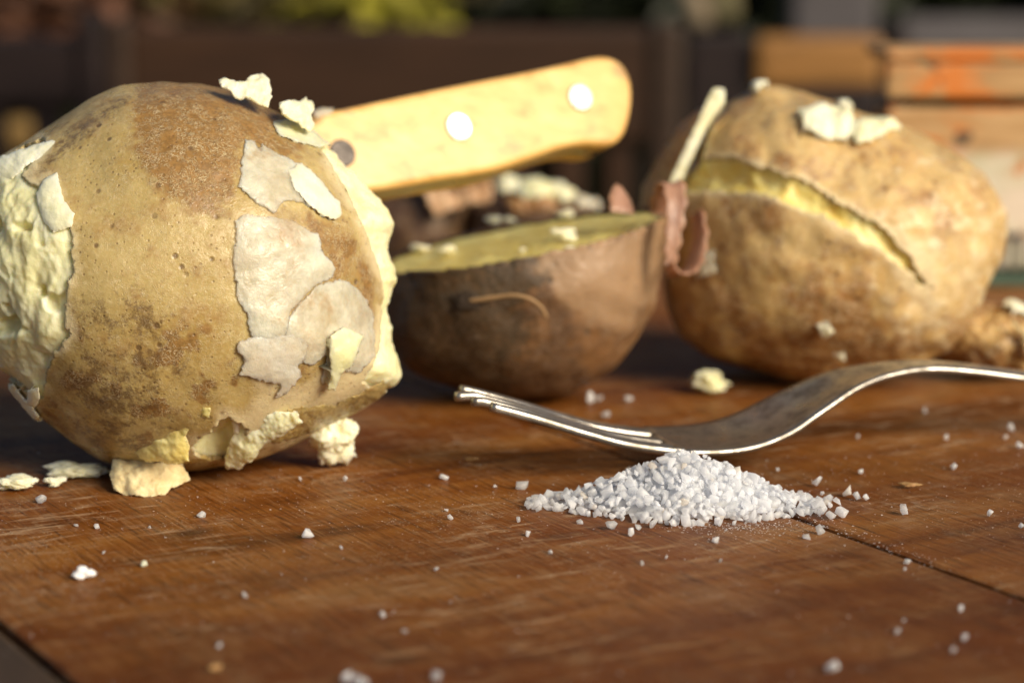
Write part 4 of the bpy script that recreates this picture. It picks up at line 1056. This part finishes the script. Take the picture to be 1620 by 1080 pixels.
# fine salt dust on the boards
def dust(n, gen, smin, smax, seed):
    r = np.random.RandomState(seed); SV, SF, off = [], [], 0
    for i in range(n):
        px, py = gen(r); p = on_z(px, py); s = r.uniform(smin, smax) ** 1.0
        if r.rand() < .8: s *= .55
        m, v, f = CRY[r.randint(4)]
        v = v * (r.uniform(.6, 1.3), r.uniform(.6, 1.3), r.uniform(.4, .9)); SV.append(v * s + p + (0, 0, s * .2)); SF.append(f + off); off += len(v)
    return np.concatenate(SV), np.concatenate(SF)
def g_all(r):
    while True:
        x, y = r.uniform(-60, 1680), r.uniform(600, 1090)
        w = .16 + .5 * np.exp(-((y - 790) / 60.) ** 2) * (x > 100) + .9 * np.exp(-((x - 1500) / 260.) ** 2 - ((y - 770) / 60.) ** 2) + .5 * np.exp(-((x - 620) / 240.) ** 2 - ((y - 770) / 40.) ** 2)
        if r.rand() < w * (.3 + .7 * (y > 660)): return x, y
def g_front(r):
    return r.normal(1170, 60), 826 + abs(r.normal(0, 11))
def g_joint(r):
    t = r.rand() ** 1.5; return 1236 + t * 260 + r.normal(0, 14), 806 + t * 92 + r.normal(0, 6)
for (nn, gen, a, b, sd_, lab) in ((2200, g_all, .00010, .00034, 1, "fine white salt specks strewn over the planks"), (420, g_front, .00014, .00045, 2, "fine salt powder fringing the front of the salt heap"), (160, g_joint, .00014, .00045, 3, "salt powder along the dark plank joint")):
    V, T = dust(nn, gen, a, b, sd_); o = mesh_ob("salt_dust", V, T, M_SALT, base=V.mean(0) * (1, 1, 0), smooth=False)
    o["kind"] = "stuff"; tag(o, lab, "salt")

# ------------------------------------------------------------------ crumbs of potato
crumb("knobbly pale potato crumb right of the big potato's foot", 530, 742, 82, 411, FL_WHITE, (1, .8, 1.0), lobes=6, level=5)
crumb("yellowish potato crumb in front of the split potato", 1114, 620, 66, 414, FL_PALE, (1.2, .8, .5), lobes=4)
crumb("long pale potato crumb lying left of the big potato's foot", 118, 755, 110, 421, FL_WHITE, (1.3, .6, .42), lobes=6, level=5)
crumb("flat pale potato crumb at the left edge under the big potato", 30, 775, 90, 424, FL_WHITE, (1.3, .6, .40), lobes=6, level=5)
crumb("small round pale crumb between the two long ones at left", 88, 770, 38, 427, FL_WHITE, (1.2, .8, .5))
crumb("tiny yellowish crumb left of middle in front", 228, 896, 12, 431, FL_PALE)
crumb("brownish crumb of peel right of the salt heap", 1440, 770, 42, 433, PEEL_TAN, (1.4, .7, .35))
crumb("blurred tan crumb at the bottom edge left", 342, 1062, 24, 435, PEEL_TAN)
crumb("dark crumb on the table before the half potato", 748, 728, 24, 437, PEEL_TAN, (1.4, .6, .4))
# standing flakes on top of the big potato
sheet_lab = [([(346, 128), (356, 122), (372, 128), (386, 130), (398, 120), (412, 118), (426, 126), (430, 146), (424, 162), (410, 158), (398, 152), (372, 146), (350, 136)], "white flake of potato flesh on the crown of the big potato"),
             ([(442, 162), (456, 158), (474, 160), (484, 154), (496, 164), (490, 174), (498, 186), (494, 196), (478, 190), (460, 180), (446, 172)], "white flake of potato flesh right of the big potato's crown"),]
for k, (q, lab) in enumerate(sheet_lab):
    q = [(x, y + (7, 9)[k] * (y > q[0][1] + 8)) for x, y in q]          # rooted in the skin
    o = sheet("flesh_flake", q, depth_fit([(q[0][0], q[0][1], B1.Y - .008), (q[5][0], q[5][1], B1.Y - .002), (q[8][0], q[8][1] + 8, B1.Y - .010)]), FL_WHITE, None, res=1.6, thick=.0020, seed=440 + 4 * k, jag=3.5, wob=.0012, flat=True)
    tag(o, lab, "crumb")
o = sheet("flesh_flake", [(494, 176), (510, 170), (528, 172), (524, 180), (500, 186)], depth_fit([(494, 176, KO + .002), (528, 172, KO + .003), (510, 186, KO)]), PEEL, None, thick=.0015, seed=452, jag=2, flat=True)
tag(o, "tiny pale scrap at the near end of the knife handle", "crumb")
for k, (x, y, w, lab) in enumerate(((665, 396, 36, "pale crumb on the cut face's left end"), (706, 400, 34, "pale crumb on the cut face, second from left"), (888, 378, 46, "largest pale crumb on the cut face of the half potato"), (826, 396, 13, "tiny crumb at the cut face's front rim"),
                                    (782, 352, 28, "pale crumb at the back rim of the cut face"), (808, 350, 24, "crumb beside the pale one at the back rim"), (900, 342, 32, "white crumb at the right back rim of the cut face"), (902, 392, 18, "small crumb below the largest on the cut face"))):
    # stand each crumb on the cut plane
    d = rays(x, y); lo, hi = .40, .60
    for _ in range(40):
        md = (lo + hi) / 2; p = CAM + d * md / d[1]; Lq = np.array([[(p - B2.C) @ B2.ex, (p - B2.C) @ B2.ey, (p - B2.C) @ B2.ez]])
        if Lq[0, 2] > cut_h(Lq)[0]: lo = md
        else: hi = md
    crumb(lab, x, y + 3, w, 460 + k, FL_WHITE, (1.1, .8, .5), Y=lo)
